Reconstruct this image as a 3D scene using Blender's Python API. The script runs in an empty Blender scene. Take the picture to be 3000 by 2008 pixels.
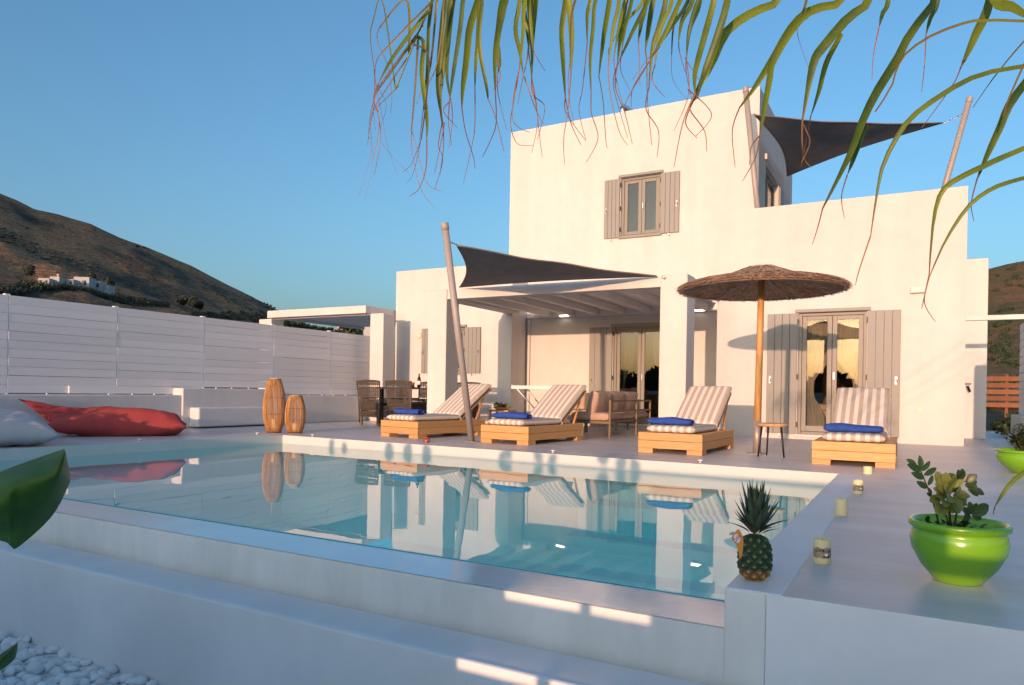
import bpy, bmesh, math, random
from mathutils import Vector, Matrix, noise as mnoise
R = math.radians
random.seed(7)
scene = bpy.context.scene
COL = scene.collection

# ------------------------------------------------------------------ camera, sky, sun, exposure
YAW, ROLL = R(29.30), R(-0.957)
r0 = Vector((math.cos(YAW), math.sin(YAW), 0)); f0 = Vector((-math.sin(YAW), math.cos(YAW), 0)); d0 = Vector((0, 0, -1))
cr = r0 * math.cos(ROLL) + d0 * math.sin(ROLL); cd = d0 * math.cos(ROLL) - r0 * math.sin(ROLL)
cam_d = bpy.data.cameras.new("camera"); cam = bpy.data.objects.new("camera", cam_d); COL.objects.link(cam)
M = Matrix((cr, -cd, -f0)).transposed().to_4x4(); M.translation = Vector((0, 0, 0.75)); cam.matrix_world = M
cam_d.sensor_width = 36; cam_d.lens = 25.231; cam_d.shift_y = 0.0475; cam_d.clip_start = 0.05; cam_d.clip_end = 6000
scene.camera = cam

SUN_TRAVEL = Vector((-0.055, 1.0, -0.112)).normalized()
SUN_ELEV = math.asin(-SUN_TRAVEL.z)
world = bpy.data.worlds.new("World"); scene.world = world; world.use_nodes = True
wn = world.node_tree.nodes; wl = world.node_tree.links
sky = wn.new("ShaderNodeTexSky"); sky.sky_type = 'NISHITA'; sky.sun_disc = False
sky.sun_elevation = SUN_ELEV; sky.sun_rotation = math.pi; sky.altitude = 60
sky.air_density = 1.0; sky.dust_density = 4.0; sky.ozone_density = 3.1
hsv = wn.new("ShaderNodeHueSaturation"); hsv.inputs["Hue"].default_value = 0.492; hsv.inputs["Saturation"].default_value = 1.04; wl.new(sky.outputs[0], hsv.inputs["Color"])
bg = wn["Background"]; wl.new(hsv.outputs[0], bg.inputs[0]); bg.inputs[1].default_value = 0.15
sd = bpy.data.lights.new("sun", 'SUN'); sd.energy = 2.0; sd.angle = R(0.5); sd.color = (0.92, 0.52, 0.335)
sun = bpy.data.objects.new("sun", sd); COL.objects.link(sun)
sun.rotation_euler = SUN_TRAVEL.to_track_quat('-Z', 'Y').to_euler(); sun.location = (5, -20, 12)
vs = scene.view_settings; vs.view_transform = 'Standard'; vs.look = 'None'; vs.gamma = 1; vs.use_curve_mapping = False
vs.exposure = 1.25
scene.cycles.max_bounces = 8; scene.cycles.transparent_max_bounces = 16; scene.cycles.glossy_bounces = 4
scene.cycles.use_denoising = True

# ------------------------------------------------------------------ helpers
def mat(name, col, rough=0.8, var=0.0, scale=5.0, bump=0.0, bscale=None, metal=0.0, coat=0.0, stretch=(1, 1, 1), col2=None, spec=0.5, coords='Object', detail=5, rand=0.0, sub=0.0, transl=0.0):
    m = bpy.data.materials.new(name); m.use_nodes = True
    n = m.node_tree.nodes; l = m.node_tree.links; p = n["Principled BSDF"]
    p.inputs["Roughness"].default_value = rough; p.inputs["Metallic"].default_value = metal
    p.inputs["Coat Weight"].default_value = coat; p.inputs["Specular IOR Level"].default_value = spec
    p.inputs["Base Color"].default_value = (*col, 1)
    tc = n.new("ShaderNodeTexCoord"); mp = n.new("ShaderNodeMapping"); mp.inputs["Scale"].default_value = stretch
    l.new(tc.outputs[coords], mp.inputs[0])
    out = None
    if var or col2:
        nz = n.new("ShaderNodeTexNoise"); nz.inputs["Scale"].default_value = scale; nz.inputs["Detail"].default_value = detail; nz.inputs["Roughness"].default_value = 0.6
        l.new(mp.outputs[0], nz.inputs["Vector"])
        cr_ = n.new("ShaderNodeValToRGB")
        c2 = col2 if col2 else tuple(c * (1 - var) for c in col); c1 = col if col2 else tuple(min(1, c * (1 + var)) for c in col)
        cr_.color_ramp.elements[0].position = 0.32; cr_.color_ramp.elements[1].position = 0.68
        cr_.color_ramp.elements[0].color = (*c2, 1); cr_.color_ramp.elements[1].color = (*c1, 1)
        l.new(nz.outputs["Fac"], cr_.inputs[0]); out = cr_.outputs[0]
    if rand:
        oi = n.new("ShaderNodeObjectInfo"); hs = n.new("ShaderNodeHueSaturation"); mr = n.new("ShaderNodeMapRange")
        mr.inputs["To Min"].default_value = 1 - rand; mr.inputs["To Max"].default_value = 1 + rand
        l.new(oi.outputs["Random"], mr.inputs["Value"]); l.new(mr.outputs[0], hs.inputs["Value"])
        if out: l.new(out, hs.inputs["Color"])
        else: hs.inputs["Color"].default_value = (*col, 1)
        out = hs.outputs[0]
    if out: l.new(out, p.inputs["Base Color"])
    if bump:
        nb = n.new("ShaderNodeTexNoise"); nb.inputs["Scale"].default_value = bscale or scale * 4; nb.inputs["Detail"].default_value = 4
        l.new(mp.outputs[0], nb.inputs["Vector"])
        bp = n.new("ShaderNodeBump"); bp.inputs["Strength"].default_value = bump; bp.inputs["Distance"].default_value = 0.02
        l.new(nb.outputs["Fac"], bp.inputs["Height"]); l.new(bp.outputs[0], p.inputs["Normal"])
    if transl:
        t = n.new("ShaderNodeBsdfTranslucent"); mx = n.new("ShaderNodeMixShader"); mx.inputs[0].default_value = transl
        if out: l.new(out, t.inputs[0])
        else: t.inputs[0].default_value = (*col, 1)
        l.new(p.outputs[0], mx.inputs[1]); l.new(t.outputs[0], mx.inputs[2]); l.new(mx.outputs[0], n["Material Output"].inputs[0])
    return m

class MB:
    def __init__(s): s.v = []; s.f = []
    def add(s, vs_, fs):
        o = len(s.v); s.v += [tuple(v) for v in vs_]; s.f += [tuple(i + o for i in f) for f in fs]; return s
    def box(s, x0, x1, y0, y1, z0, z1, mtx=None):
        v = [Vector(p) for p in ((x0, y0, z0), (x1, y0, z0), (x1, y1, z0), (x0, y1, z0), (x0, y0, z1), (x1, y0, z1), (x1, y1, z1), (x0, y1, z1))]
        if mtx: v = [mtx @ p for p in v]
        return s.add(v, [(3, 2, 1, 0), (4, 5, 6, 7), (0, 1, 5, 4), (1, 2, 6, 5), (2, 3, 7, 6), (3, 0, 4, 7)])
    def bar(s, a, b, w, h=None, up=Vector((0, 0, 1))):
        a = Vector(a); b = Vector(b); h = h or w; d = (b - a); L = d.length; d.normalize()
        if abs(d.dot(up)) > 0.99: up = Vector((0, 1, 0))
        x = d.cross(up).normalized(); z = x.cross(d)
        m = Matrix((x, d, z)).transposed().to_4x4(); m.translation = a
        return s.box(-w / 2, w / 2, 0, L, -h / 2, h / 2, m)
    def tube(s, pts, rad, n=8, caps=True, closed=False):
        pts = [Vector(p) for p in pts]; k = len(pts); rr = rad if isinstance(rad, (list, tuple)) else [rad] * k
        vs_ = []; fs = []; prev = None
        for i, p in enumerate(pts):
            if closed: t = pts[(i + 1) % k] - pts[i - 1]
            else: t = pts[min(i + 1, k - 1)] - pts[max(i - 1, 0)]
            t.normalize()
            if prev is None:
                u = t.cross(Vector((0, 0, 1)))
                if u.length < 0.05: u = t.cross(Vector((1, 0, 0)))
            else: u = prev - t * prev.dot(t)
            u.normalize(); prev = u; w = t.cross(u)
            for j in range(n):
                a = 2 * math.pi * j / n; vs_.append(p + (u * math.cos(a) + w * math.sin(a)) * rr[i])
        m = k if closed else k - 1
        for i in range(m):
            for j in range(n):
                i2 = (i + 1) % k; j2 = (j + 1) % n
                fs.append((i * n + j, i * n + j2, i2 * n + j2, i2 * n + j))
        if caps and not closed: fs += [tuple(range(n - 1, -1, -1)), tuple(range((k - 1) * n, k * n))]
        return s.add(vs_, fs)
    def lathe(s, prof, n=32, c=(0, 0, 0)):
        vs_ = []; fs = []; k = len(prof)
        for r_, z in prof:
            for j in range(n):
                a = 2 * math.pi * j / n; vs_.append((c[0] + r_ * math.cos(a), c[1] + r_ * math.sin(a), c[2] + z))
        for i in range(k - 1):
            for j in range(n):
                j2 = (j + 1) % n; fs.append((i * n + j, i * n + j2, (i + 1) * n + j2, (i + 1) * n + j))
        return s.add(vs_, fs)
    def build(s, name, m, parent=None, smooth=False, bevel=0.0, seg=2, loc=None, rot=None, merge=False, local=True):
        me = bpy.data.meshes.new(name); me.from_pydata(s.v, [], s.f)
        if merge:
            b = bmesh.new(); b.from_mesh(me); bmesh.ops.remove_doubles(b, verts=b.verts, dist=1e-5); bmesh.ops.recalc_face_normals(b, faces=b.faces); b.to_mesh(me); b.free()
        me.materials.append(m)
        if smooth: me.polygons.foreach_set("use_smooth", [True] * len(me.polygons))
        o = bpy.data.objects.new(name, me); COL.objects.link(o)
        if parent: o.parent = parent
        if loc: o.location = loc
        if rot: o.rotation_euler = rot
        if bevel:
            bv = o.modifiers.new("bevel", 'BEVEL'); bv.width = bevel; bv.segments = seg; bv.limit_method = 'ANGLE'; bv.angle_limit = R(40)
        return o

def tag(o, label=None, cat=None, group=None, kind=None):
    if label: o["label"] = label
    if cat: o["category"] = cat
    if group: o["group"] = group
    if kind: o["kind"] = kind
    return o
def thing(name, label, cat, loc=(0, 0, 0), rz=0, group=None):
    o = bpy.data.objects.new(name, None); COL.objects.link(o); o.location = loc; o.rotation_euler = (0, 0, rz); o.empty_display_size = 0.1
    return tag(o, label, cat, group)
def kids(o): return [c for c in bpy.data.objects if c.parent == o]
def dup(o, loc=None, rz=None, label=None, parent=None):
    c = o.copy(); COL.objects.link(c)
    if parent: c.parent = parent
    if loc is not None: c.location = loc
    if rz is not None: c.rotation_euler = (0, 0, rz)
    if label: c["label"] = label
    for k in kids(o): dup(k, parent=c)
    return c
def inst(src, parent, loc=None, rot=None, scale=None):
    c = src.copy(); COL.objects.link(c); c.parent = parent
    if loc is not None: c.location = loc
    if rot is not None: c.rotation_euler = rot
    if scale is not None: c.scale = scale
    return c
def grid_wall(x0, x1, z0, z1, y0, y1, holes=(), axis='x', cap=True):
    """a wall slab in the x-z plane (or y-z with axis 'y') with rectangular openings, one closed skin"""
    xs = sorted({x0, x1, *[h[0] for h in holes], *[h[1] for h in holes]}); zs = sorted({z0, z1, *[h[2] for h in holes], *[h[3] for h in holes]})
    b = MB()
    def P(x, y, z): return (x, y, z) if axis == 'x' else (y, x, z)
    def solid(i, j):
        if i < 0 or j < 0 or i >= len(xs) - 1 or j >= len(zs) - 1: return False
        cx = (xs[i] + xs[i + 1]) / 2; cz = (zs[j] + zs[j + 1]) / 2
        return not any(h[0] < cx < h[1] and h[2] < cz < h[3] for h in holes)
    for i in range(len(xs) - 1):
        for j in range(len(zs) - 1):
            if not solid(i, j): continue
            a, c, e, g = xs[i], xs[i + 1], zs[j], zs[j + 1]
            b.add([P(a, y0, e), P(c, y0, e), P(c, y0, g), P(a, y0, g)], [(0, 1, 2, 3)])
            b.add([P(a, y1, e), P(c, y1, e), P(c, y1, g), P(a, y1, g)], [(3, 2, 1, 0)])
            if not solid(i - 1, j): b.add([P(a, y0, e), P(a, y0, g), P(a, y1, g), P(a, y1, e)], [(0, 1, 2, 3)])
            if not solid(i + 1, j): b.add([P(c, y0, e), P(c, y1, e), P(c, y1, g), P(c, y0, g)], [(0, 1, 2, 3)])
            if not solid(i, j - 1): b.add([P(a, y0, e), P(a, y1, e), P(c, y1, e), P(c, y0, e)], [(0, 1, 2, 3)])
            if not solid(i, j + 1): b.add([P(a, y0, g), P(c, y0, g), P(c, y1, g), P(a, y1, g)], [(0, 1, 2, 3)])
    return b
def fbm(p, o=4):
    return mnoise.fractal(Vector(p), 1.0, 2.0, o)

# ------------------------------------------------------------------ materials
def plaster(name, col):
    """lime-washed render: broad tone drift, faint rain streaks, trowel undulation and fine grain"""
    m = bpy.data.materials.new(name); m.use_nodes = True; n = m.node_tree.nodes; l = m.node_tree.links; p = n["Principled BSDF"]; p.inputs["Roughness"].default_value = .9; p.inputs["Specular IOR Level"].default_value = .25
    tc = n.new("ShaderNodeTexCoord")
    def nz(scale, stretch, detail=4):
        mp = n.new("ShaderNodeMapping"); mp.inputs["Scale"].default_value = stretch; l.new(tc.outputs["Object"], mp.inputs[0])
        t = n.new("ShaderNodeTexNoise"); t.inputs["Scale"].default_value = scale; t.inputs["Detail"].default_value = detail; l.new(mp.outputs[0], t.inputs["Vector"]); return t.outputs["Fac"]
    def rng(f, a, b, lo=.3, hi=.7):
        r = n.new("ShaderNodeMapRange"); r.inputs["From Min"].default_value = lo; r.inputs["From Max"].default_value = hi; r.inputs["To Min"].default_value = a; r.inputs["To Max"].default_value = b; l.new(f, r.inputs["Value"]); return r.outputs[0]
    def mul(a, b):
        x = n.new("ShaderNodeMath"); x.operation = 'MULTIPLY'; l.new(a, x.inputs[0]); l.new(b, x.inputs[1]); return x.outputs[0]
    v = mul(mul(rng(nz(.45, (1, 1, 1)), .94, 1.03), rng(nz(2.6, (1, 1, .07), 5), .955, 1.01, .35, .6)), rng(nz(5.5, (1, 1, 1), 6), .97, 1.02))
    hs = n.new("ShaderNodeHueSaturation"); hs.inputs["Color"].default_value = (*col, 1); l.new(v, hs.inputs["Value"]); l.new(hs.outputs[0], p.inputs["Base Color"])
    b1 = n.new("ShaderNodeBump"); b1.inputs["Strength"].default_value = .30; b1.inputs["Distance"].default_value = .02; l.new(nz(1.6, (1, 1, 1), 3), b1.inputs["Height"])
    b2 = n.new("ShaderNodeBump"); b2.inputs["Strength"].default_value = .12; b2.inputs["Distance"].default_value = .01; l.new(nz(26, (1, 1, 1), 4), b2.inputs["Height"]); l.new(b1.outputs[0], b2.inputs["Normal"]); l.new(b2.outputs[0], p.inputs["Normal"]); return m
PLASTER = plaster("white_plaster", (0.62, 0.605, 0.595))
PLASTER2 = plaster("white_painted_wall", (0.68, 0.67, 0.66))
CEMENT = mat("smooth_cement_floor", (0.58, 0.55, 0.545), 0.40, 0.13, 1.7, 0.05, 14, stretch=(0.5, 2.0, 1), spec=0.4)
COPING = mat("pale_cement_coping", (0.74, 0.73, 0.73), 0.5, 0.06, 3.0, 0.05, 16, stretch=(1, 0.5, 1))
POOLWALL = mat("pool_render", (0.80, 0.79, 0.73), 0.75, 0.11, 2.0, 0.08, 9, stretch=(1.5, 1.5, .5))
POOLIN = mat("pool_basin_paint", (0.62, 0.84, 0.85), 0.6, 0.03, 1.0, 0.03)
TAUPE = mat("taupe_paint", (0.245, 0.245, 0.235), 0.55, 0.04, 3, 0.03, 30)
TAUPE_D = mat("taupe_frame", (0.22, 0.21, 0.19), 0.5)
WHITEPAINT = mat("white_paint", (0.74, 0.73, 0.73), 0.6, 0.04, 2.0, 0.04, 25)
FENCEPAINT = mat("white_fence_paint", (0.80, 0.79, 0.79), 0.6, 0.04, 2.0, 0.05, 18, stretch=(1, .2, 3), rand=0.05)
PINE = mat("pine_wood", (0.64, 0.37, 0.145), 0.55, 0, 3.2, 0.10, 10, stretch=(0.8, 14, 14), col2=(0.46, 0.23, 0.075), rand=0.10)
POLEWOOD = mat("round_pole_wood", (0.62, 0.38, 0.16), 0.6, 0, 3.0, 0.1, 9, stretch=(9, 9, 0.7), col2=(0.42, 0.19, 0.05))
STOOLWOOD = mat("stool_wood", (0.50, 0.30, 0.14), 0.6, 0.2, 3, 0.05, stretch=(1, 8, 1))
DARKMETAL = mat("dark_metal", (0.03, 0.028, 0.026), 0.45, metal=0.6)
BROWNMETAL = mat("brown_metal", (0.16, 0.115, 0.07), 0.5, metal=0.4)
GREYPOLE = mat("grey_pole_paint", (0.33, 0.30, 0.28), 0.45, 0.04, 4)
STEEL = mat("steel", (0.5, 0.5, 0.5), 0.3, metal=1)
TOWEL = mat("blue_towel", (0.022, 0.075, 0.36), 0.95, 0.25, 30, 0.5, 160)
SOFA = mat("beige_cushion", (0.44, 0.31, 0.24), 0.9, 0.05, 6, 0.15, 220)
RED = mat("red_cushion_fabric", (0.33, 0.045, 0.046), 0.85, 0.10, 5, 0.25, 60)
PALEF = mat("pale_cushion_fabric", (0.42, 0.42, 0.46), 0.9, 0.05, 6, 0.2, 60)
SAILC = mat("shade_cloth", (0.155, 0.13, 0.115), 0.85, 0.12, 3, 0.2, 120, transl=0.35)
SAILHEM = mat("sail_hem", (0.20, 0.17, 0.15), 0.85)
CANE = mat("cane", (0.60, 0.32, 0.11), 0.6, 0, 12, 0.1, 40, stretch=(1, 1, .3), col2=(0.42, 0.19, 0.05))
ROPE = mat("dark_rope", (0.10, 0.055, 0.03), 0.9)
WICKER = mat("brown_wicker", (0.075, 0.058, 0.044), 0.6, 0.3, 14, 0.1)
WAX = mat("cream_wax", (0.80, 0.66, 0.36), 0.45, 0.03, 8)
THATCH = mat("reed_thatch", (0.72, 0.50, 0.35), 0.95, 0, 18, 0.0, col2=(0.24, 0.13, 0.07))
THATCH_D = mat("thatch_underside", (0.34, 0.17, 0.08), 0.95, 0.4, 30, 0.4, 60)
POT = mat("green_plastic", (0.165, 0.40, 0.010), 0.22, 0.02, 3, spec=0.6, coat=0.3)
SOIL = mat("soil", (0.03, 0.02, 0.014), 0.95, 0.4, 20, 0.6)
LEAF_D = mat("dark_leaf", (0.020, 0.060, 0.018), 0.35, 0.3, 9, transl=0.15, rand=0.2)
LEAF_Y = mat("yellow_green_leaf", (0.19, 0.23, 0.05), 0.45, 0.35, 12, col2=(0.13, 0.16, 0.04), transl=0.2, rand=0.2)
STEM = mat("brown_stem", (0.06, 0.04, 0.025), 0.8)
BANANA = mat("banana_leaf", (0.075, 0.20, 0.012), 0.35, 0, 1.2, 0.25, 60, stretch=(1, 14, 14), col2=(0.040, 0.12, 0.010), transl=0.4)
STONE_W = mat("white_pebble", (0.82, 0.82, 0.82), 0.7, 0.07, 9, 0.1, 30, rand=0.12)
BLACKW = mat("black_wood", (0.02, 0.02, 0.022), 0.4)
ORANGE = mat("orange_paper", (0.80, 0.30, 0.04), 0.5)
WHITEP = mat("white_paper", (0.80, 0.80, 0.80), 0.6)
REDINK = mat("red_ink", (0.60, 0.03, 0.06), 0.6)
BLUEINK = mat("blue_ink", (0.04, 0.10, 0.45), 0.6)
INK = mat("dark_print", (0.035, 0.028, 0.024), 0.6)
TANINK = mat("tan_print", (0.36, 0.27, 0.17), 0.6, 0.35, 40)
GLASSG = mat("bottle_glass", (0.010, 0.014, 0.008), 0.08, spec=0.6)
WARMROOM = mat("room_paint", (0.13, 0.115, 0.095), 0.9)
CURTAIN = mat("curtain_voile", (0.36, 0.31, 0.24), 0.9, 0.12, 30, stretch=(1, 1, .05), transl=0.35)
PLASTIC = mat("cream_plastic", (0.68, 0.62, 0.50), 0.5)
STRIPES = None

def striped():
    m = bpy.data.materials.new("striped_canvas"); m.use_nodes = True; n = m.node_tree.nodes; l = m.node_tree.links; p = n["Principled BSDF"]
    p.inputs["Roughness"].default_value = 0.92; p.inputs["Specular IOR Level"].default_value = 0.2
    tc = n.new("ShaderNodeTexCoord"); sx = n.new("ShaderNodeSeparateXYZ"); l.new(tc.outputs["Object"], sx.inputs[0])
    mu = n.new("ShaderNodeMath"); mu.operation = 'MULTIPLY'; mu.inputs[1].default_value = 1 / 0.094
    ad = n.new("ShaderNodeMath"); ad.operation = 'ADD'; ad.inputs[1].default_value = 10.25
    fr = n.new("ShaderNodeMath"); fr.operation = 'FRACT'
    l.new(sx.outputs[0], mu.inputs[0]); l.new(mu.outputs[0], ad.inputs[0]); l.new(ad.outputs[0], fr.inputs[0])
    cr_ = n.new("ShaderNodeValToRGB"); e = cr_.color_ramp.elements
    e[0].position = 0.0; e[0].color = (0.50, 0.405, 0.33, 1); e[1].position = 0.48; e[1].color = (0.50, 0.405, 0.33, 1)
    a = e.new(0.52); a.color = (0.72, 0.68, 0.62, 1); a = e.new(0.97); a.color = (0.72, 0.68, 0.62, 1); a = e.new(1.0); a.color = (0.50, 0.405, 0.33, 1)
    l.new(fr.outputs[0], cr_.inputs[0]); l.new(cr_.outputs[0], p.inputs["Base Color"])
    nz = n.new("ShaderNodeTexNoise"); nz.inputs["Scale"].default_value = 14; l.new(tc.outputs["Object"], nz.inputs["Vector"])
    bp = n.new("ShaderNodeBump"); bp.inputs["Strength"].default_value = 0.35; bp.inputs["Distance"].default_value = 0.02; l.new(nz.outputs[0], bp.inputs["Height"]); l.new(bp.outputs[0], p.inputs["Normal"])
    return m
STRIPES = striped()

def glassy(name, tint, ior, refl_boost=0.0, rough=0.0, bump=0.0, bscale=2.0, stretch=(1, 1, 1)):
    """thin clear surface: tinted see-through plus mirror by Fresnel"""
    m = bpy.data.materials.new(name); m.use_nodes = True; n = m.node_tree.nodes; l = m.node_tree.links
    n.remove(n["Principled BSDF"]); out = n["Material Output"]
    tr = n.new("ShaderNodeBsdfTransparent"); tr.inputs[0].default_value = (*tint, 1)
    gl = n.new("ShaderNodeBsdfGlossy"); gl.inputs["Roughness"].default_value = rough; gl.inputs[0].default_value = (1, 1, 1, 1)
    # Schlick reflectance, the same from both sides of the sheet
    fz = n.new("ShaderNodeLayerWeight"); fz.inputs[0].default_value = .5; r0_ = ((ior - 1) / (ior + 1)) ** 2 + refl_boost
    pw = n.new("ShaderNodeMath"); pw.operation = 'POWER'; pw.inputs[1].default_value = 5; l.new(fz.outputs["Facing"], pw.inputs[0])
    ad = n.new("ShaderNodeMath"); ad.operation = 'MULTIPLY_ADD'; ad.use_clamp = True; ad.inputs[1].default_value = 1 - r0_; ad.inputs[2].default_value = r0_; l.new(pw.outputs[0], ad.inputs[0]); mx = n.new("ShaderNodeMixShader"); l.new(ad.outputs[0], mx.inputs[0])
    l.new(tr.outputs[0], mx.inputs[1]); l.new(gl.outputs[0], mx.inputs[2]); l.new(mx.outputs[0], out.inputs[0])
    if bump:
        tc = n.new("ShaderNodeTexCoord"); mp = n.new("ShaderNodeMapping"); mp.inputs["Scale"].default_value = stretch; l.new(tc.outputs["Object"], mp.inputs[0])
        nz = n.new("ShaderNodeTexNoise"); nz.inputs["Scale"].default_value = bscale; nz.inputs["Detail"].default_value = 2; l.new(mp.outputs[0], nz.inputs["Vector"])
        bp = n.new("ShaderNodeBump"); bp.inputs["Strength"].default_value = 1.0; bp.inputs["Distance"].default_value = bump
        l.new(nz.outputs[0], bp.inputs["Height"]); l.new(bp.outputs[0], gl.inputs["Normal"]); l.new(bp.outputs[0], fz.inputs["Normal"])
    return m
WATER = glassy("pool_water", (0.50, 0.92, 0.93), 1.33, 0.0, 0.0, 0.0024, 1.1)
PANE = glassy("window_glass", (0.93, 0.94, 0.92), 1.5, 0.0)
PANE_DARK = glassy("window_glass_reflective", (0.60, 0.64, 0.64), 1.5, 0.03)
def wetmat():
    m = mat("wet_cement_ledge", (0.66, 0.69, 0.69), 0.14, 0.05, 2.0, 0.0, spec=0.5, coat=0.75)
    n = m.node_tree.nodes; l = m.node_tree.links; p = n["Principled BSDF"]; p.inputs["Coat Roughness"].default_value = 0.02
    tc = n.new("ShaderNodeTexCoord"); mp = n.new("ShaderNodeMapping"); mp.inputs["Scale"].default_value = (5, 16, 1); l.new(tc.outputs["Object"], mp.inputs[0])
    nz = n.new("ShaderNodeTexNoise"); nz.inputs["Scale"].default_value = 1.3; nz.inputs["Detail"].default_value = 3; nz.inputs["Distortion"].default_value = 1.5; l.new(mp.outputs[0], nz.inputs["Vector"])
    bp = n.new("ShaderNodeBump"); bp.inputs["Distance"].default_value = 0.0018; l.new(nz.outputs[0], bp.inputs["Height"]); l.new(bp.outputs[0], p.inputs["Coat Normal"])
    return m
WET = wetmat()
def lampmat():
    m = bpy.data.materials.new("lit_lamp"); m.use_nodes = True; p = m.node_tree.nodes["Principled BSDF"]
    p.inputs["Emission Color"].default_value = (1, 0.80, 0.62, 1); p.inputs["Emission Strength"].default_value = 4; return m
LIT = lampmat()

# ------------------------------------------------------------------ terrace, pool, ground
def sheet(name, polys, z, m, thick=0.0):
    b = MB()
    for p in polys:
        n = len(p); top = [(x, y, z) for x, y in p]
        if thick:
            bot = [(x, y, z - thick) for x, y in p]
            b.add(top + bot, [tuple(range(n))] + [tuple(range(2 * n - 1, n - 1, -1))] + [(i, n + i, n + (i + 1) % n, (i + 1) % n) for i in range(n)])
        else: b.add(top, [tuple(range(n))])
    return b.build(name, m)
XL, XR, YF, YE = -9.05, -0.63, 2.84, 3.16
A_, B_, C_, D_ = (XL, YE), (XR, YE), (XR, 7.64), (-8.63, 8.06)
WZ = -0.13
ground = MB().add([(-3000, -3000, -2.2), (3000, -3000, -2.2), (3000, 3000, -2.2), (-3000, 3000, -2.2)], [(0, 1, 2, 3)]).build("ground", mat("dry_grass_ground", (0.22, 0.15, 0.075), 0.95, 0, 0.05, 0.3, 2, col2=(0.10, 0.085, 0.05), coords='Object'))
tag(ground, kind="structure")
deck = sheet("terrace_floor", [[(XR, YF + .006), (3.2, YF + .006), (3.2, 7.64), C_], [D_, C_, (3.2, 7.64), (3.2, 20), (-11.6, 20), (-11.6, 8.06)], [(-12.0, 3.16), A_, D_, (-12.0, 8.06)]], 0, CEMENT, 0.10)
tag(deck, kind="structure")
tag(sheet("added_bounce_floor", [[(-16, 9), (-11.7, 9), (-11.7, 20), (-16, 20)]], -.004, CEMENT), kind="structure")  # extra floor added to bounce light up to the pergola ceiling
# solid mass below the terrace, seen as the front wall of the right-hand side
base = MB()
base.box(-0.478, 3.2, YF, YF + .005, -1.6, 0.001)
tag(base.build("terrace_front_wall", mat("blue_white_wall", (0.83, 0.83, 0.82), 0.85, 0.07, 1.5, 0.10, 7), bevel=0.002), kind="structure")
tag(MB().box(XR - .003, -0.4785, YF - .002, 3.155, -1.6, 0.0).build("pool_end_wall", POOLWALL, bevel=0.008), kind="structure")
cop = MB().box(XR - .0005, -0.42, YF + .004, 7.64, -0.02, 0.0045); tag(cop.build("pool_coping", COPING, bevel=0.006), kind="structure")
# basin
b = MB(); dz = -1.35
def wallq(p, q, z0, z1): b.add([(p[0], p[1], z0), (q[0], q[1], z0), (q[0], q[1], z1), (p[0], p[1], z1)], [(0, 1, 2, 3)])
b.add([(x, y, dz) for x, y in (A_, B_, C_, D_)], [(0, 1, 2, 3)])
wallq(A_, B_, dz, WZ - .012)
for z0, z1 in ((dz, -0.1),):
    wallq(B_, C_, z0, z1); wallq(C_, D_, z0, z1); wallq(D_, A_, z0, z1)
tag(b.build("pool_basin", POOLIN), kind="structure")
b = MB()
for k in range(3): b.box(-3.2, XR - .004, 7.2 - .32 * k, 7.64 - .05 - .0 * k, dz + .004 + 0.0 * k, dz + .30 * (3 - k))
tag(b.build("pool_steps", POOLIN, bevel=0.01), kind="structure")
# cream render of the band above the water on the far and side walls (a thin lining)
b = MB()
def lin(p, q, off):
    p = Vector((*p, 0)); q = Vector((*q, 0)); t = (q - p).normalized(); nn = Vector((t.y, -t.x, 0)) * off
    a, c = p + nn, q + nn
    b.add([(a.x, a.y, -.30), (c.x, c.y, -.30), (c.x, c.y, 0.001), (a.x, a.y, 0.001), (p.x, p.y, 0.001), (q.x, q.y, 0.001)], [(0, 1, 2, 3), (3, 2, 5, 4)])
lin(D_, C_, .004); lin(A_, D_, .004); lin(C_, B_, .004)
tag(b.build("pool_wall_lining", mat("pool_lining_paint", (0.60, 0.61, 0.57), 0.7, 0.04, 1.5, 0.03)), kind="structure")
wat = MB().add([(XL, YE - .02, WZ), (XR, YE - .02, WZ), (XR, 7.64, WZ), (-8.63, 8.06, WZ)], [(0, 1, 2, 3)]).build("pool_water", WATER)
tag(wat, kind="structure")
tag(MB().box(XL - .5, XR - .001, YE - .028, YE - .02, -.25, WZ - .003).build("pool_edge_strip", mat("teal_edge_tile", (0.03, 0.30, 0.36), 0.15)), kind="structure")
# overflow ledge (wet), face, gutter, lower wall
led = MB().add([(-12, YE - .028, WZ - .006), (XR, YE - .028, WZ - .006), (XR, YF, -.154), (-12, YF, -.154)], [(3, 2, 1, 0)])
nx = 1
tag(led.build("overflow_ledge", WET), kind="structure")
tag(MB().box(-12, XR - .001, YF, YE - .03, -1.6, -.158).build("overflow_wall", POOLWALL, bevel=0.006), kind="structure")
tag(MB().box(-12, 3.2, 2.535, 2.80, -1.7, -.368).build("gutter_step", COPING, bevel=0.012), kind="structure")
tag(MB().box(-12, 3.2, 2.802, YF - .006, -1.7, -.415).build("gutter_slot", mat("slot_grey", (0.16, 0.16, 0.16), 0.9)), kind="structure")
tag(MB().box(-12, 3.2, 2.50, 2.533, -1.9, -.364).build("lower_wall", mat("lower_render", (0.81, 0.81, 0.78), 0.85, 0.10, 1.1, 0.10, 7, stretch=(1, 1, .6)), bevel=0.012), kind="structure")

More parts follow.
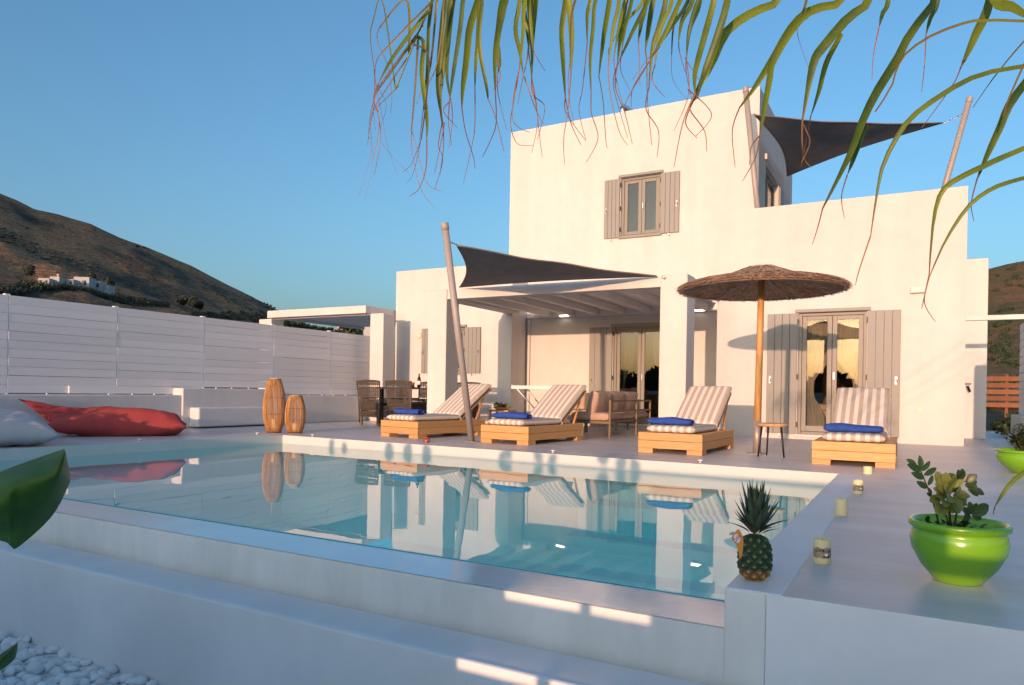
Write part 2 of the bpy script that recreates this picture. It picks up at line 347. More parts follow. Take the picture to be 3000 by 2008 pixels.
# ------------------------------------------------------------------ pebble bed (front corner)
bed = tag(MB().add([(-13, -6, -.93), (6, -6, -.93), (6, 2.5, -.90), (-13, 2.5, -.90)], [(0, 1, 2, 3)]).build("pebble_bed", mat("bed_of_chips", (0.62, 0.62, 0.62), 0.95, 0.35, 25, 0.6, 30)), kind="structure")
pmesh = []
for k in range(7):
    bmx = bmesh.new(); bmesh.ops.create_icosphere(bmx, subdivisions=2, radius=1)
    s = Vector((random.uniform(-9, 9), random.uniform(-9, 9), k * 3.1))
    for v in bmx.verts:
        n_ = mnoise.noise(v.co * 1.1 + s) * .5 + mnoise.noise(v.co * 2.3 + s) * .10
        v.co *= 1 + n_
    me = bpy.data.meshes.new("pebble"); bmx.to_mesh(me); bmx.free(); me.materials.append(STONE_W)
    me.polygons.foreach_set("use_smooth", [True] * len(me.polygons)); pmesh.append(me)
rp = random.Random(3); spots = []
tries = 0
while len(spots) < 800 and tries < 40000:
    tries += 1
    x = rp.uniform(-5.6, -2.6); y = rp.uniform(0.9, 2.48)
    if y < 2.48 - (x + 5.6) * 0.55 - .1: pass
    sz = rp.uniform(.023, .040)
    if all((x - a) ** 2 + (y - c) ** 2 > (.74 * (sz + s_)) ** 2 for a, c, s_ in spots[-400:]): spots.append((x, y, sz))
spots.sort(key=lambda p: math.hypot(p[0] + 4.1, p[1] - 2.45))
rest = MB()
for i, (x, y, sz) in enumerate(spots):
    rot = Matrix.Rotation(rp.uniform(0, 6.3), 4, 'Z') @ Matrix.Rotation(rp.uniform(-.5, .5), 4, 'X')
    sc = (sz * rp.uniform(1.0, 1.35), sz * rp.uniform(.75, 1.0), sz * rp.uniform(.6, .85)); zz = -.905 + sz * rp.uniform(.35, 1.0)
    if i < 290:
        o = bpy.data.objects.new("pebble", pmesh[i % 7]); COL.objects.link(o); o.parent = bed
        o.matrix_basis = Matrix.Translation((x, y, zz)) @ rot @ Matrix.Diagonal((*sc, 1))
    else:
        mm = Matrix.Translation((x, y, zz)) @ rot @ Matrix.Diagonal((*sc, 1)); me = pmesh[i % 7]
        rest.add([mm @ v.co for v in me.vertices], [tuple(p.vertices) for p in me.polygons])
# a lower layer that fills the gaps
for k in range(1700):
    x = rp.uniform(-5.8, -2.4); y = rp.uniform(0.7, 2.48); sz = rp.uniform(.025, .04); me = pmesh[k % 7]
    mm = Matrix.Translation((x, y, -.916)) @ Matrix.Rotation(rp.uniform(0, 6.3), 4, 'Z') @ Matrix.Diagonal((sz * 1.3, sz, sz * .7, 1))
    rest.add([mm @ v.co for v in me.vertices], [tuple(p.vertices) for p in me.polygons])
tag(rest.build("loose_pebbles", STONE_W, bed, smooth=True), kind="stuff")

# ------------------------------------------------------------------ house
house = thing("house", "white cubic two storey house with taupe shutters behind the pool", "house", (0, 13, 0))
hm = Matrix.Translation((0, -13, 0))
def hpart(b, name, m, bevel=0.0, parent=None, **k):
    o = b.build(name, m, parent or house, bevel=bevel, **k)
    if not parent: o.location = (0, -13, 0)
    return o
YR, YB, YL = 13.37, 14.8, 14.07
DR = (-1.79, -0.71, 0.085, 2.20); DP = (-5.78, -4.55, 0.085, 2.20); WU = (-5.66, -4.76, 4.15, 5.44); WL = (-9.96, -9.17, 1.16, 2.23)
# bedroom wing (right)
b = grid_wall(-3.195, 0.685, 0, 4.11, YR, YR + .3, [DR])
b.box(0.385, 0.685, YR + .301, 19.2, 0, 4.11); b.box(-3.195, -2.9, YR + .301, 19.2, 0, 4.11); b.box(-2.899, 0.384, 18.9, 19.2, 0, 4.11)
hpart(b, "bedroom_wing_wall", PLASTER, 0.018)
hpart(MB().box(-2.899, .384, YR + .301, 18.89, 2.75, 3.2), "roof_terrace", PLASTER)
# upper storey and patio wall (one face)
b = grid_wall(-8.45, -2.77, 0, 6.89, YB, YB + .3, [DP, WU])
b.box(-8.45, -8.15, YB + .301, 19.2, 3.3, 6.89)
hpart(b, "upper_storey_wall", PLASTER, 0.018)
hpart(grid_wall(YB + .301, 19.18, 2.8, 6.89, -3.05, -2.77, [(15.55, 17.2, 3.2, 5.55)], axis='y'), "upper_side_wall", PLASTER, 0.018)
hpart(MB().box(-8.149, -3.051, YB + .301, 19.2, 6.3, 6.6).box(-8.149, -3.051, YB + .301, 19.2, 3.0, 3.3).box(-8.149, -3.051, 18.9, 19.19, 3.301, 6.29), "upper_storey_roof", PLASTER)
# kitchen wing (left)
b = grid_wall(-11.23, -7.93, 0, 3.66, YL, YL + .3, [WL])
b.box(-8.23, -7.93, YL + .301, YB - .001, 0, 3.66); b.box(-11.23, -10.93, YL + .301, 19, 0, 3.66); b.box(-10.929, -8.23, YB + .5, YB + .7, 0, 3.0)
hpart(b, "kitchen_wing_wall", PLASTER, 0.018)
hpart(MB().box(-10.929, -8.46, YL + .301, 19, 3.0, 3.3), "kitchen_roof", PLASTER)
# rear wing seen past the corner
hpart(MB().box(-0.2, 1.165, 15.96, 16.3, 0, 3.38), "rear_wing_wall", PLASTER2, 0.018)
# rooms behind the doors
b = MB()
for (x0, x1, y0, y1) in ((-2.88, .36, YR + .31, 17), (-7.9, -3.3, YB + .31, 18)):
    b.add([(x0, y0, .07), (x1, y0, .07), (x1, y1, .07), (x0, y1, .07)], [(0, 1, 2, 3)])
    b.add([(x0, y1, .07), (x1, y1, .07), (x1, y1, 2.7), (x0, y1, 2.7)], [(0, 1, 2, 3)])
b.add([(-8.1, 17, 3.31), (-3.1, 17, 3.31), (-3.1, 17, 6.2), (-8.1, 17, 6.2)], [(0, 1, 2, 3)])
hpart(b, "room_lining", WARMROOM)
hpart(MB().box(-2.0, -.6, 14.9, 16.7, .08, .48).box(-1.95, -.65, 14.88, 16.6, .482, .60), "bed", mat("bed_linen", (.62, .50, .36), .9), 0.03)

def shutter(x0, x1, z0, z1, y, handle_x, rot=0.0):
    """a leaf of vertical boards folded back on the wall"""
    s = thing("shutter", None, None); s.parent = house; s.location = (x0, y - 13, z0)
    w = x1 - x0; h = z1 - z0; nb = 4; bw = w / nb
    first = None
    for i in range(nb):
        o = MB().box(.0015, bw - .0025, -.035, 0, 0, h).build("board", TAUPE, s, bevel=0.004, seg=1) if first is None else inst(first, s)
        first = first or o; o.location = (i * bw, random.uniform(-.002, .002), 0)
    b = MB().box(handle_x - .012, handle_x + .012, -.048, -.036, h * .42, h * .42 + .12).bar((handle_x, -.05, h * .42 + .09), (handle_x + .01, -.075, h * .42 + .02), .012)
    b.build("latch", STEEL, s)
    MB().bar((w * .45, -.03, -.004), (w * .45, -.03, -.05), .012).bar((w * .45, -.03, -.05), (w * .45 + .03, -.05, -.06), .01).build("hook", STEEL, s)
    return s
def glazed(kind, op, y, panes=2, glass=PANE, sill=True):
    """frame, leaves with stiles and panes, set back in an opening"""
    x0, x1, z0, z1 = op; s = thing(kind, None, None); s.parent = house; s.location = (0, -13, 0)
    f = MB(); t = .055; yy = y + .06
    f.box(x0 + .001, x0 + t, yy, yy + .08, z0, z1 - .001).box(x1 - t, x1 - .001, yy, yy + .08, z0, z1 - .001).box(x0 + t, x1 - t, yy + .002, yy + .078, z1 - t, z1 - .001).box(x0 + t, x1 - t, yy + .002, yy + .078, z0 + .001, z0 + .045)
    f.build("frame", TAUPE_D, s, bevel=.004, seg=1)
    MB().box(x0 - .05, x1 + .05, y - .045, y - .001, z1, z1 + .055).build("head", TAUPE, s, bevel=.006)
    if sill: MB().box(x0 - .03, x1 + .03, y - .06, y + .058, z0 - .04, z0 - .001).build("sill", PLASTER2 if kind == "french_door" else TAUPE, s, bevel=.006)
    w = (x1 - x0 - 2 * t) / panes
    for i in range(panes):
        a = x0 + t + i * w + .003; c = a + w - .006; st = .075; k = MB(); zz0 = z0 + .05; zz1 = z1 - t - .004; r = .10 if kind == "french_door" else .07; y2 = yy + .018
        k.box(a, a + st, y2, y2 + .045, zz0, zz1).box(c - st, c, y2, y2 + .045, zz0, zz1).box(a + st, c - st, y2 + .001, y2 + .044, zz0, zz0 + r).box(a + st, c - st, y2 + .001, y2 + .044, zz1 - .07, zz1)
        k.build("sash", TAUPE_D, s, bevel=.004, seg=1)
        q = MB().box(a + st - .004, c - st + .004, y2 + .018, y2 + .024, zz0 + r - .004, zz1 - .066); q.build("pane", glass, s)
    MB().box((x0 + x1) / 2 + .02, (x0 + x1) / 2 + .05, yy - .02, yy + .016, (z0 * .55 + z1 * .45), (z0 * .55 + z1 * .45) + .13).build("handle", STEEL, s, bevel=.006)
    h0 = None
    for xx in (x0, x1):
        for zz in (z0 + .12, z0 + (z1 - z0) * .45, z1 - .2):
            if h0 is None: h0 = MB().box(-.012, .012, -.028, 0, 0, .09).build("hinge", DARKMETAL, s); o = h0
            else: o = inst(h0, s)
            o.location = (xx, y - .002, zz)
    return s
glazed("french_door", DR, YR); glazed("french_door", DP, YB, glass=PANE_DARK); glazed("window", WU, YB, glass=PANE_DARK); glazed("window", WL, YL, glass=PANE_DARK)
shutter(-2.30, -1.80, .09, 2.19, YR - .012, .06); shutter(-.70, -.212, .09, 2.19, YR - .012, .43)
shutter(-6.33, -5.79, .09, 2.19, YB - .012, .06); shutter(-4.54, -4.02, .09, 2.19, YB - .012, .45)
shutter(-6.03, -5.67, 4.14, 5.42, YB - .012, .05); shutter(-4.75, -4.35, 4.14, 5.42, YB - .012, .35)
shutter(-10.40, -9.97, 1.15, 2.22, YL - .012, .05); shutter(-9.16, -8.73, 1.15, 2.22, YL - .012, .38)
# side door of the upper storey
s = thing("terrace_door", None, None); s.parent = house; s.location = (0, -13, 0)
MB().box(-2.93, -2.87, 15.56, 15.64, 3.2, 5.54).box(-2.93, -2.87, 17.11, 17.19, 3.2, 5.54).box(-2.93, -2.87, 16.33, 16.42, 3.2, 5.54).box(-2.93, -2.87, 15.641, 17.109, 5.46, 5.54).build("frame", TAUPE_D, s)
MB().box(-2.905, -2.895, 15.64, 17.11, 3.22, 5.46).build("pane", PANE_DARK, s)
hpart(MB().box(-2.768, -2.72, 15.42, 15.54, 5.62, 5.75), "side_lamp", PLASTIC, .01)
hpart(MB().box(-2.768, -2.73, 17.22, 17.62, 3.2, 5.5), "folded_shutter", TAUPE, .005)
# curtains: swept to the sides and tied
def curtain(xa, xb, y, z0, z1, side, m=CURTAIN):
    b = MB(); nu, nv = 26, 24; vs_ = []; fs = []
    W = xb - xa
    for j in range(nv + 1):
        v = j / nv; z = z0 + (z1 - z0) * v
        tie = math.exp(-((v - .42) / .16) ** 2); sp = 1 - .60 * tie - .22 * (v < .42) * (1 - tie)
        sp = sp if v > .42 else max(.40, 1 - .60 * tie - .25)
        for i in range(nu + 1):
            u = i / nu; x = (xa + W * sp * u) if side < 0 else (xb - W * sp * u)
            vs_.append((x, y + .022 * math.sin(u * 34) * (1 - .5 * tie), z))
    for j in range(nv):
        for i in range(nu):
            a = j * (nu + 1) + i; fs.append((a, a + 1, a + nu + 2, a + nu + 1))
    b.add(vs_, fs); hpart(b, "curtain", m, smooth=True)
curtain(-1.78, -1.24, YR + .36, .1, 2.18, -1); curtain(-1.26, -.72, YR + .36, .1, 2.18, 1)
curtain(-5.78, -5.42, YB + .36, .1, 2.18, -1); curtain(-5.0, -4.5, YB + .36, .1, 2.18, 1)
# fittings on the facade
hpart(MB().box(-.085, .118, YR - .08, YR - .002, 2.45, 2.545), "unlit_wall_lamp", PLASTER2, .008)
for x in (-7.05, -3.98):
    hpart(MB().box(x, x + .2, YB - .09, YB - .002, 2.487, 2.56), "wall_lamp", PLASTER2, .005)
    hpart(MB().box(x + .005, x + .195, YB - .092, YB - .012, 2.466, 2.4865), "lit_tube", LIT)
hpart(MB().box(.04, .11, YR - .012, YR - .001, .52, .60), "socket_cover", PLASTIC, .004)
o = hpart(MB().lathe([(0, -.03), (.06, -.03), (.075, -.01), (.075, .0), (0, .0)], 20), "round_wall_lamp", PLASTIC, smooth=True); o.rotation_euler = (R(90), 0, 0); o.location = (-10.50, YL - 13 - .001, 2.05)
o.rotation_euler = (R(-90), 0, 0)
hpart(MB().tube([(-7.86, YB - .03, 0.02), (-7.86, YB - .03, 2.42)], .035, 10), "downpipe", PLASTER2)
hpart(MB().bar((.86, 15.95, .98), (.86, 15.84, .98), .03).bar((.86, 15.84, .98), (.90, 15.82, .88), .03).bar((.82, 15.88, 1.03), (.92, 15.88, 1.03), .02), "garden_tap", DARKMETAL)
# roof-top fittings
hpart(MB().bar((-5.72, 15.0, 6.6), (-5.72, 15.0, 7.06), .05).bar((-5.74, 14.95, 7.09), (-5.30, 15.3, 6.80), .16, .06), "solar_frame", STEEL)
hpart(MB().bar((-7.18, 15.0, 6.6), (-7.18, 15.0, 6.96), .05).bar((-7.2, 15, 6.95), (-7.0, 15.2, 6.86), .1, .05), "vent_pipe", STEEL)

# ------------------------------------------------------------------ patio pergola
pg = thing("patio_pergola", "white pergola with two square columns shading the sofa", "pergola", (-5.6, 11.15, 0))
def part(b, name, m, parent, bevel=0.0, smooth=False):
    o = b.build(name, m, parent, bevel=bevel, smooth=smooth); o.location = -parent.location; return o
part(MB().box(-8.12, -7.70, 11.15, 11.58, 0, 2.645), "column", PLASTER, pg, .015)
part(MB().box(-3.572, -3.135, 11.15, 11.62, 0, 2.645), "column", PLASTER, pg, .015)
part(MB().box(-7.699, -3.573, 11.17, 11.40, 2.458, 2.64), "front_beam", PLASTER, pg, .01)
part(MB().box(-3.55, -3.15, 11.621, YR - .003, 2.50, 2.638), "side_beam", PLASTER, pg, .01)
part(MB().box(-8.10, -7.72, 11.581, YL - .003, 2.50, 2.638), "side_beam", PLASTER, pg, .01)
rf = None
for i in range(7):
    x = -7.35 + i * .60
    if rf is None: rf = MB().box(-.05, .05, 0, YB - .06 - 11.402, 2.47, 2.60).build("rafter", WHITEPAINT, pg, bevel=.006, seg=1); o = rf
    else: o = inst(rf, pg)
    o.location = (x + 5.6, .252, 0)
part(MB().box(-7.92, -3.2, YB - .055, YB - .002, 2.45, 2.60), "ledger", WHITEPAINT, pg, .006)
rb = None
for i in range(13):
    y = 11.405 + i * .258
    if rb is None: rb = MB().box(-7.695, -3.56, 0, .25, 2.602, 2.622).build("roof_board", WHITEPAINT, pg, bevel=.003, seg=1); o = rb
    else: o = inst(rb, pg)
    o.location = (5.6, y - 11.15, 0)
part(MB().tube([(-3.50, 11.14, 2.60), (-3.50, 11.10, 2.60)], .012).tube([(-3.50 + .02 * math.cos(a), 11.09, 2.60 + .02 * math.sin(a)) for a in [i * .6 for i in range(11)]], .006, closed=False), "eye_bolt", STEEL, pg)

# ------------------------------------------------------------------ dining pergola, beyond the fence
dp = thing("dining_pergola", "white flat topped pergola by the fence with thick posts", "pergola", (-12.9, 13.1, 0))
part(MB().box(-11.13, -10.735, 13.0, 13.42, 0, 2.50), "post", PLASTER, dp, .015)
part(MB().box(-14.85, -14.40, 13.0, 13.42, 0, 2.50), "post", PLASTER, dp, .015)
part(MB().box(-14.55, -11.27, 13.0, 13.16, 2.528, 2.708), "front_beam", PLASTER, dp, .008)
part(MB().box(-11.40, -11.27, 13.161, 16.6, 2.528, 2.708), "side_beam", PLASTER, dp, .008)
part(MB().box(-14.55, -14.42, 13.161, 16.6, 2.528, 2.708), "side_beam", PLASTER, dp, .008)
part(MB().box(-14.75, -10.9, 13.17, 13.40, 2.502, 2.526), "post_plate", PLASTER, dp)
rb = None
for i in range(14):
    if rb is None: rb = MB().box(-14.418, -11.402, 0, .21, 2.60, 2.63).build("ceiling_board", mat("grey_board", (.62, .60, .60), .8, .15, 3), dp); o = rb
    else: o = inst(rb, dp)
    o.location = (12.9, 13.17 - 13.1 + i * .245, 0)

# ------------------------------------------------------------------ low wall, bench, fence on the left
lw = thing("garden_wall", "low white wall along the terrace edge under the slatted fence", "wall", (-11.3, 8, 0))
part(MB().box(-11.66, -11.22, 1.5, 8.149, 0, .585), "wall", PLASTER2, lw, .02)
part(MB().box(-11.66, -11.22, 10.301, 13.6, 0, .585), "wall", PLASTER2, lw, .02)
part(MB().box(-11.66, -11.19, 8.15, 10.30, 0, .708), "raised_section", PLASTER2, lw, .02)
bench = MB().box(-11.188, -10.93, 8.28, 10.35, .025, .37).build("bench_seat", mat("white_upholstery", (.68, .67, .68), .8, .03, 3, .1, 20), bevel=.03, seg=3)
tag(bench, "long white padded bench against the low wall behind the lanterns", "bench")
fence = thing("slatted_fence", "tall white fence of horizontal boards beside the cushions", "fence", (-11.5, 8, 0))
posts = [2.2, 3.85, 5.5, 7.13, 8.80, 10.45, 12.1, 13.55]
rr = random.Random(5); bd = {}
for k in range(len(posts) - 1):
    y0, y1 = posts[k], posts[k + 1]; L = round(y1 - y0 - .006, 3)
    for i in range(11):
        z = .60 + i * .1295
        if 8.15 <= (y0 + y1) / 2 <= 10.3 and z < .70: continue
        if L not in bd: bd[L] = MB().box(-.011, .011, 0, L, 0, .1262).build("board", FENCEPAINT, fence, bevel=.003, seg=1); o = bd[L]
        else: o = inst(bd[L], fence)
        o.location = (rr.uniform(-.003, .003), y0 + .003 - 8, z + rr.uniform(-.002, .002)); o.rotation_euler = (rr.uniform(-.0008, .0008), rr.uniform(-.02, .02), 0)
pf = None
for y in posts:
    if pf is None: pf = MB().box(-.09, -.014, -.035, .035, .586, 2.045).build("post", FENCEPAINT, fence, bevel=.004); o = pf
    else: o = inst(pf, fence)
    o.location = (0, y - 8, 0)
for y in (6.36,):
    part(MB().box(-11.487, -11.46, 6.36, 8.145, .60, .716), "kick_board", FENCEPAINT, fence, .003)
st = None
for y in (5.45, 6.0, 6.95, 7.35, 7.75, 8.72, 9.0, 9.35, 9.75, 11.35, 11.75, 12.1, 12.5):
    z = .708 if 8.15 < y < 10.3 else .585
    if st is None: st = MB().lathe([(0, .022), (.008, .021), (.014, .014), (.016, 0), (0, 0)], 10).build("stud", WHITEP, lw, smooth=True); o = st
    else: o = inst(st, lw)
    o.location = (-11.40 + 11.3, y - 8, z)

# slatted fence and low wall past the corner on the other side
rfz = thing("slatted_fence", "short white slatted fence on a low wall past the house corner", "fence", (1.52, 12, 0))
part(MB().box(1.42, 1.75, 9.0, 14.7, 0, .50), "low_wall", PLASTER2, rfz, .02)
sb = None
for i in range(11):
    if sb is None: sb = MB().box(-.012, .012, -2.9, 2.5, 0, .125).build("board", FENCEPAINT, rfz, bevel=.003, seg=1); o = sb
    else: o = inst(sb, rfz)
    o.location = (0, 0, .51 + i * .135)
bm_ = MB().box(.687, 4.0, 13.40, 13.50, 1.985, 2.06).build("cross_beam", PLASTER2, bevel=.006); tag(bm_, "thin white beam running off from the corner of the house", "beam")

# ------------------------------------------------------------------ sun loungers and towels
def rounded_slab(w0, w1, y0, y1, t, nx=16, ny=20, puff=.012, seed=0):
    """a padded cushion: rounded edges, slight puff and dents, in x-y with thickness t"""
    b = MB(); vs_ = []; fs = []
    def edge(u): return max(0, 1 - abs(u) ** 22) ** .5
    for side in (1, -1):
        for j in range(ny + 1):
            for i in range(nx + 1):
                a_ = i / nx * 2 - 1; c_ = j / ny * 2 - 1; u = math.copysign(1 - (1 - abs(a_)) ** 2.2, a_); v = math.copysign(1 - (1 - abs(c_)) ** 2.2, c_)
                x = (w0 + w1) / 2 + u * (w1 - w0) / 2; y = (y0 + y1) / 2 + v * (y1 - y0) / 2
                h = t / 2 * edge(u) * edge(v) + puff * (1 - u * u) * (1 - v * v)
                h += mnoise.noise(Vector((x * 6 + seed, y * 6, side * 3))) * puff * .5 * edge(u) * edge(v)
                vs_.append((x, y, t / 2 + side * h))
    n1 = (nx + 1) * (ny + 1)
    for j in range(ny):
        for i in range(nx):
            a = j * (nx + 1) + i
            fs.append((a, a + 1, a + nx + 2, a + nx + 1)); fs.append((n1 + a + nx + 1, n1 + a + nx + 2, n1 + a + 1, n1 + a))
    return b.add(vs_, fs)
def lounger(label):
    t = thing("sun_lounger", label, "sun lounger", group="pallet loungers along the pool")
    W, L = .41, 1.62
    fb = MB().box(-W, W, 0, .028, 0, .098).build("front_board", PINE, t, bevel=.004); fb.location = (0, 0, .16)
    fb2 = inst(fb, t); fb2.location = (0, .001, .059)
    rb_ = inst(fb, t); rb_.location = (0, L - .028, .16); rb2 = inst(fb, t); rb2.location = (0, L - .029, .059)
    sb_ = MB().box(0, .028, .0295, L - .0295, 0, .098).build("side_board", PINE, t, bevel=.004)
    for x in (-W + .001, W - .029):
        for z in (.16, .059):
            o = sb_ if (x < 0 and z > .1) else inst(sb_, t); o.location = (x, 0, z)
    ft = MB().box(0, .19, 0, .20, 0, .057).build("foot", PINE, t, bevel=.003)
    for i, (x, y) in enumerate(((-W + .002, .003), (W - .192, .003), (-W + .002, L - .203), (W - .192, L - .203))):
        o = ft if i == 0 else inst(ft, t); o.location = (x, y, 0)
    sl = None
    for i in range(9):
        if sl is None: sl = MB().box(-W + .03, W - .03, 0, .155, 0, .02).build("slat", PINE, t); o = sl
        else: o = inst(sl, t)
        o.location = (0, .03 + i * .174, .236)
    c = rounded_slab(-.31, .31, .02, 1.12, .085).build("seat_cushion", STRIPES, t, smooth=True); c.location = (0, 0, .262)
    c = rounded_slab(-.31, .31, 0, .98, .085, seed=4).build("back_cushion", STRIPES, t, smooth=True); c.location = (0, 1.10, .285); c.rotation_euler = (R(33), 0, 0)
    bp = MB().box(-.30, .30, 0, .95, -.045, -.02).build("back_panel", PINE, t, bevel=.004); bp.location = (0, 1.10, .285); bp.rotation_euler = (R(33), 0, 0)
    for s in (-1, 1):
        MB().bar((s * .28, 1.52, .24), (s * .28, 1.72, .62), .03, .02).build("prop", PINE, t)
        MB().tube([(s * .312, 1.10, .30), (s * .33, 1.09, .275), (s * .322, 1.06, .245), (s * .345, 1.05, .235)], .006, 6).build("tie", mat("tie_cord", (.6, .52, .4), .9) if s < 0 and "tie_cord" not in bpy.data.materials else bpy.data.materials["tie_cord"], t)
    return t
def towel(label, x, y, z, rz, w, seed):
    b = MB(); n, k = 30, 18; vs_ = []; fs = []
    for i in range(n + 1):
        u = i / n * 2 - 1; e = (1 - abs(u) ** 6) ** .4 if abs(u) < 1 else 0
        for j in range(k):
            a = 2 * math.pi * j / k; ca, sa = math.cos(a), math.sin(a)
            q = .125 * (abs(ca) ** .8) * (1 if ca > 0 else -1); h = .055 * (abs(sa) ** .7) * (1 if sa > 0 else -1)
            wob = mnoise.noise(Vector((u * 2.2 + seed, ca, sa)))
            q *= (.55 + .45 * e) * (1 + .12 * wob); h *= (.45 + .55 * e) * (1 + .22 * mnoise.noise(Vector((u * 1.6 + seed * 2, sa, 2))))
            vs_.append((u * w / 2 * (1 + .02 * wob), q, .055 + h + .01 * math.sin(u * 3 + seed) * (sa > 0)))
    for i in range(n):
        for j in range(k):
            j2 = (j + 1) % k; fs.append((i * k + j, i * k + j2, (i + 1) * k + j2, (i + 1) * k + j))
    fs += [tuple(range(k)), tuple(range((n + 1) * k - 1, n * k - 1, -1))]
    o = b.add(vs_, fs).build("rolled_towel", TOWEL, smooth=True); o.location = (x, y, z); o.rotation_euler = (0, 0, rz); o.scale = (1, 1, .84)
    tag(o, label, "towel", "blue towels on the loungers")
LG = [(-2.65, 8.76, R(-1), "striped lounger nearest the parasol pole on its house-corner side"), (-7.0, 8.90, R(-9), ""), (-5.07, 8.83, R(-5), ""), (-0.575, 8.55, 0, "")]
LG = [("striped pine lounger beside the straw parasol, by the thick column", -2.655, 8.76, R(-1)), ("striped pine lounger behind the leaning grey pole, farthest from the green pots", -7.0, 8.89, R(-8)),
      ("striped pine lounger beside the leaning pole, in front of the sofa", -5.075, 8.83, R(-4.5)), ("striped pine lounger in front of the bedroom door, nearest the candles", -0.575, 8.55, R(.5))]
l0 = lounger(LG[0][0]); l0.location = (LG[0][1], LG[0][2], 0); l0.rotation_euler = (0, 0, LG[0][3])
for lab, x, y, a in LG[1:]: dup(l0, (x, y, 0), a, lab)
TW = ["long blue rolled towel on the lounger beside the parasol", "flat blue folded towel on the lounger behind the leaning pole", "wavy blue towel on the lounger in front of the sofa", "thick blue rolled towel on the lounger by the bedroom door"]
for (lab, x, y, a), tl, dx, dy, w, sd_ in zip(LG, TW, (-.06, -.03, .0, -.02), (.24, .30, .22, .33), (.58, .55, .62, .60), (1.3, 4.1, 7.7, 9.2)):
    towel(tl, x + dx, y + dy, .352, a + R(-2), w, sd_)

# ------------------------------------------------------------------ straw parasol and stool
ps = thing("straw_parasol", "round straw parasol on a wooden pole between two loungers", "parasol", (-1.755, 9.574, 0))
MB().tube([(0, 0, .42), (.012, 0, 1.3), (.022, 0, 2.30)], [.047, .043, .040], 14).build("pole", POLEWOOD, ps, smooth=True)
MB().tube([(0, 0, 0), (0, 0, .43)], .050, 14).build("sleeve", mat("sleeve_metal", (.36, .31, .27), .4, .1, 5, metal=.3), ps, smooth=True)
MB().lathe([(0, .012), (.12, .012), (.13, 0)], 20).build("base_plate", mat("base_grey", (.3, .28, .27), .6), ps)
PX = .018
def chz(r): return 2.42 - .30 * (r / 1.06) ** .88 + .012 * math.sin(r * 9)
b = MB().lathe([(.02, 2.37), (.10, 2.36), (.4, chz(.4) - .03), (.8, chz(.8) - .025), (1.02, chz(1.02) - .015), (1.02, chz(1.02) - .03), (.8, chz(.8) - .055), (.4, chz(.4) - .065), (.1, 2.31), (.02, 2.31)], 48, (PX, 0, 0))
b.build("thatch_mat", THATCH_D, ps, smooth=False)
rt = random.Random(11); b = MB()
def strand(a, r0_, r1_, zoff, w, drop=0.0, tilt=0.0):
    p = []
    for k in range(3):
        r_ = r0_ + (r1_ - r0_) * k / 2; aa = a + tilt * k / 2
        p.append(Vector((PX + r_ * math.cos(aa), r_ * math.sin(aa), chz(min(r_, 1.16)) + zoff - drop * (k / 2) ** 2)))
    s_ = Vector((-math.sin(a), math.cos(a), rt.uniform(-.5, .5))) * w
    b.add([p[0] - s_, p[0] + s_, p[1] + s_, p[1] - s_, p[2] + s_ * .5, p[2] - s_ * .5], [(0, 1, 2, 3), (3, 2, 4, 5)])
for i in range(6500):
    a = rt.uniform(0, 2 * math.pi); r_ = rt.random() ** .6 * .90; L = rt.uniform(.16, .40)
    strand(a, r_, min(r_ + L, rt.uniform(1.0, 1.07)), rt.uniform(-.02, .022), rt.uniform(.0022, .0048), tilt=rt.uniform(-.10, .10))
for i in range(4200):   # ragged rim
    a = rt.uniform(0, 2 * math.pi); r_ = rt.uniform(.93, 1.0)
    strand(a, r_, r_ + rt.uniform(.04, .09), rt.uniform(-.03, .014), rt.uniform(.002, .004), rt.uniform(-.005, .018), rt.uniform(-.05, .05))
for i in range(5200):   # underside reeds
    a = rt.uniform(0, 2 * math.pi); r_ = rt.random() ** .7 * .95; L = rt.uniform(.15, .4)
    strand(a, r_ + .05, min(r_ + L, 1.03), rt.uniform(-.085, -.06) + .032 * (r_ / 1.05), rt.uniform(.0022, .0042), tilt=rt.uniform(-.08, .08))
for s_ in (-1, 1):      # two tufts on the crown
    for i in range(260):
        a = rt.uniform(0, 2 * math.pi); r_ = rt.uniform(0, .06); c = Vector((PX + s_ * .085, 0, 2.405))
        p0 = c + Vector((r_ * math.cos(a), r_ * math.sin(a), rt.uniform(-.005, .012))); p1 = c + Vector(((r_ + .17) * math.cos(a), (r_ + .17) * math.sin(a), -.06)); q = Vector((-math.sin(a), math.cos(a), .3)) * .0035
        b.add([p0 - q, p0 + q, p1 + q, p1 - q], [(0, 1, 2, 3)])
tag(b.build("thatch", THATCH, ps), kind="stuff")
RIBM = mat("rib_grey", (.34, .33, .33), .6)
for i in range(6):
    a = R(18 + 60 * i)
    MB().tube([(PX + r_ * math.cos(a), r_ * math.sin(a), chz(r_) - .095 + .035 * r_) for r_ in (.04, .4, .75, 1.0)], .007, 6).build("rib", RIBM, ps, smooth=True)
MB().tube([(PX + .985 * math.cos(a), .985 * math.sin(a), chz(.985) - .055) for a in [i * math.pi / 24 for i in range(48)]], .009, 6, closed=True).build("rim_hoop", RIBM, ps, smooth=True)
st_ = thing("side_stool", "small round wooden stool with three dark splayed legs beside the parasol pole", "stool", (-1.53, 9.28, 0))
b = MB().lathe([(0, .368), (.17, .368), (.187, .376), (.19, .395), (.183, .408), (0, .408)], 28); b.build("seat", STOOLWOOD, st_, smooth=True)
for i, (x, y) in enumerate(((-.13, -.15), (-.08, .15), (.16, -.08))):
    MB().tube([(x * .75, y * .75, .37), (x, y, 0)], [.013, .010], 8).build("leg", DARKMETAL, st_, smooth=True)

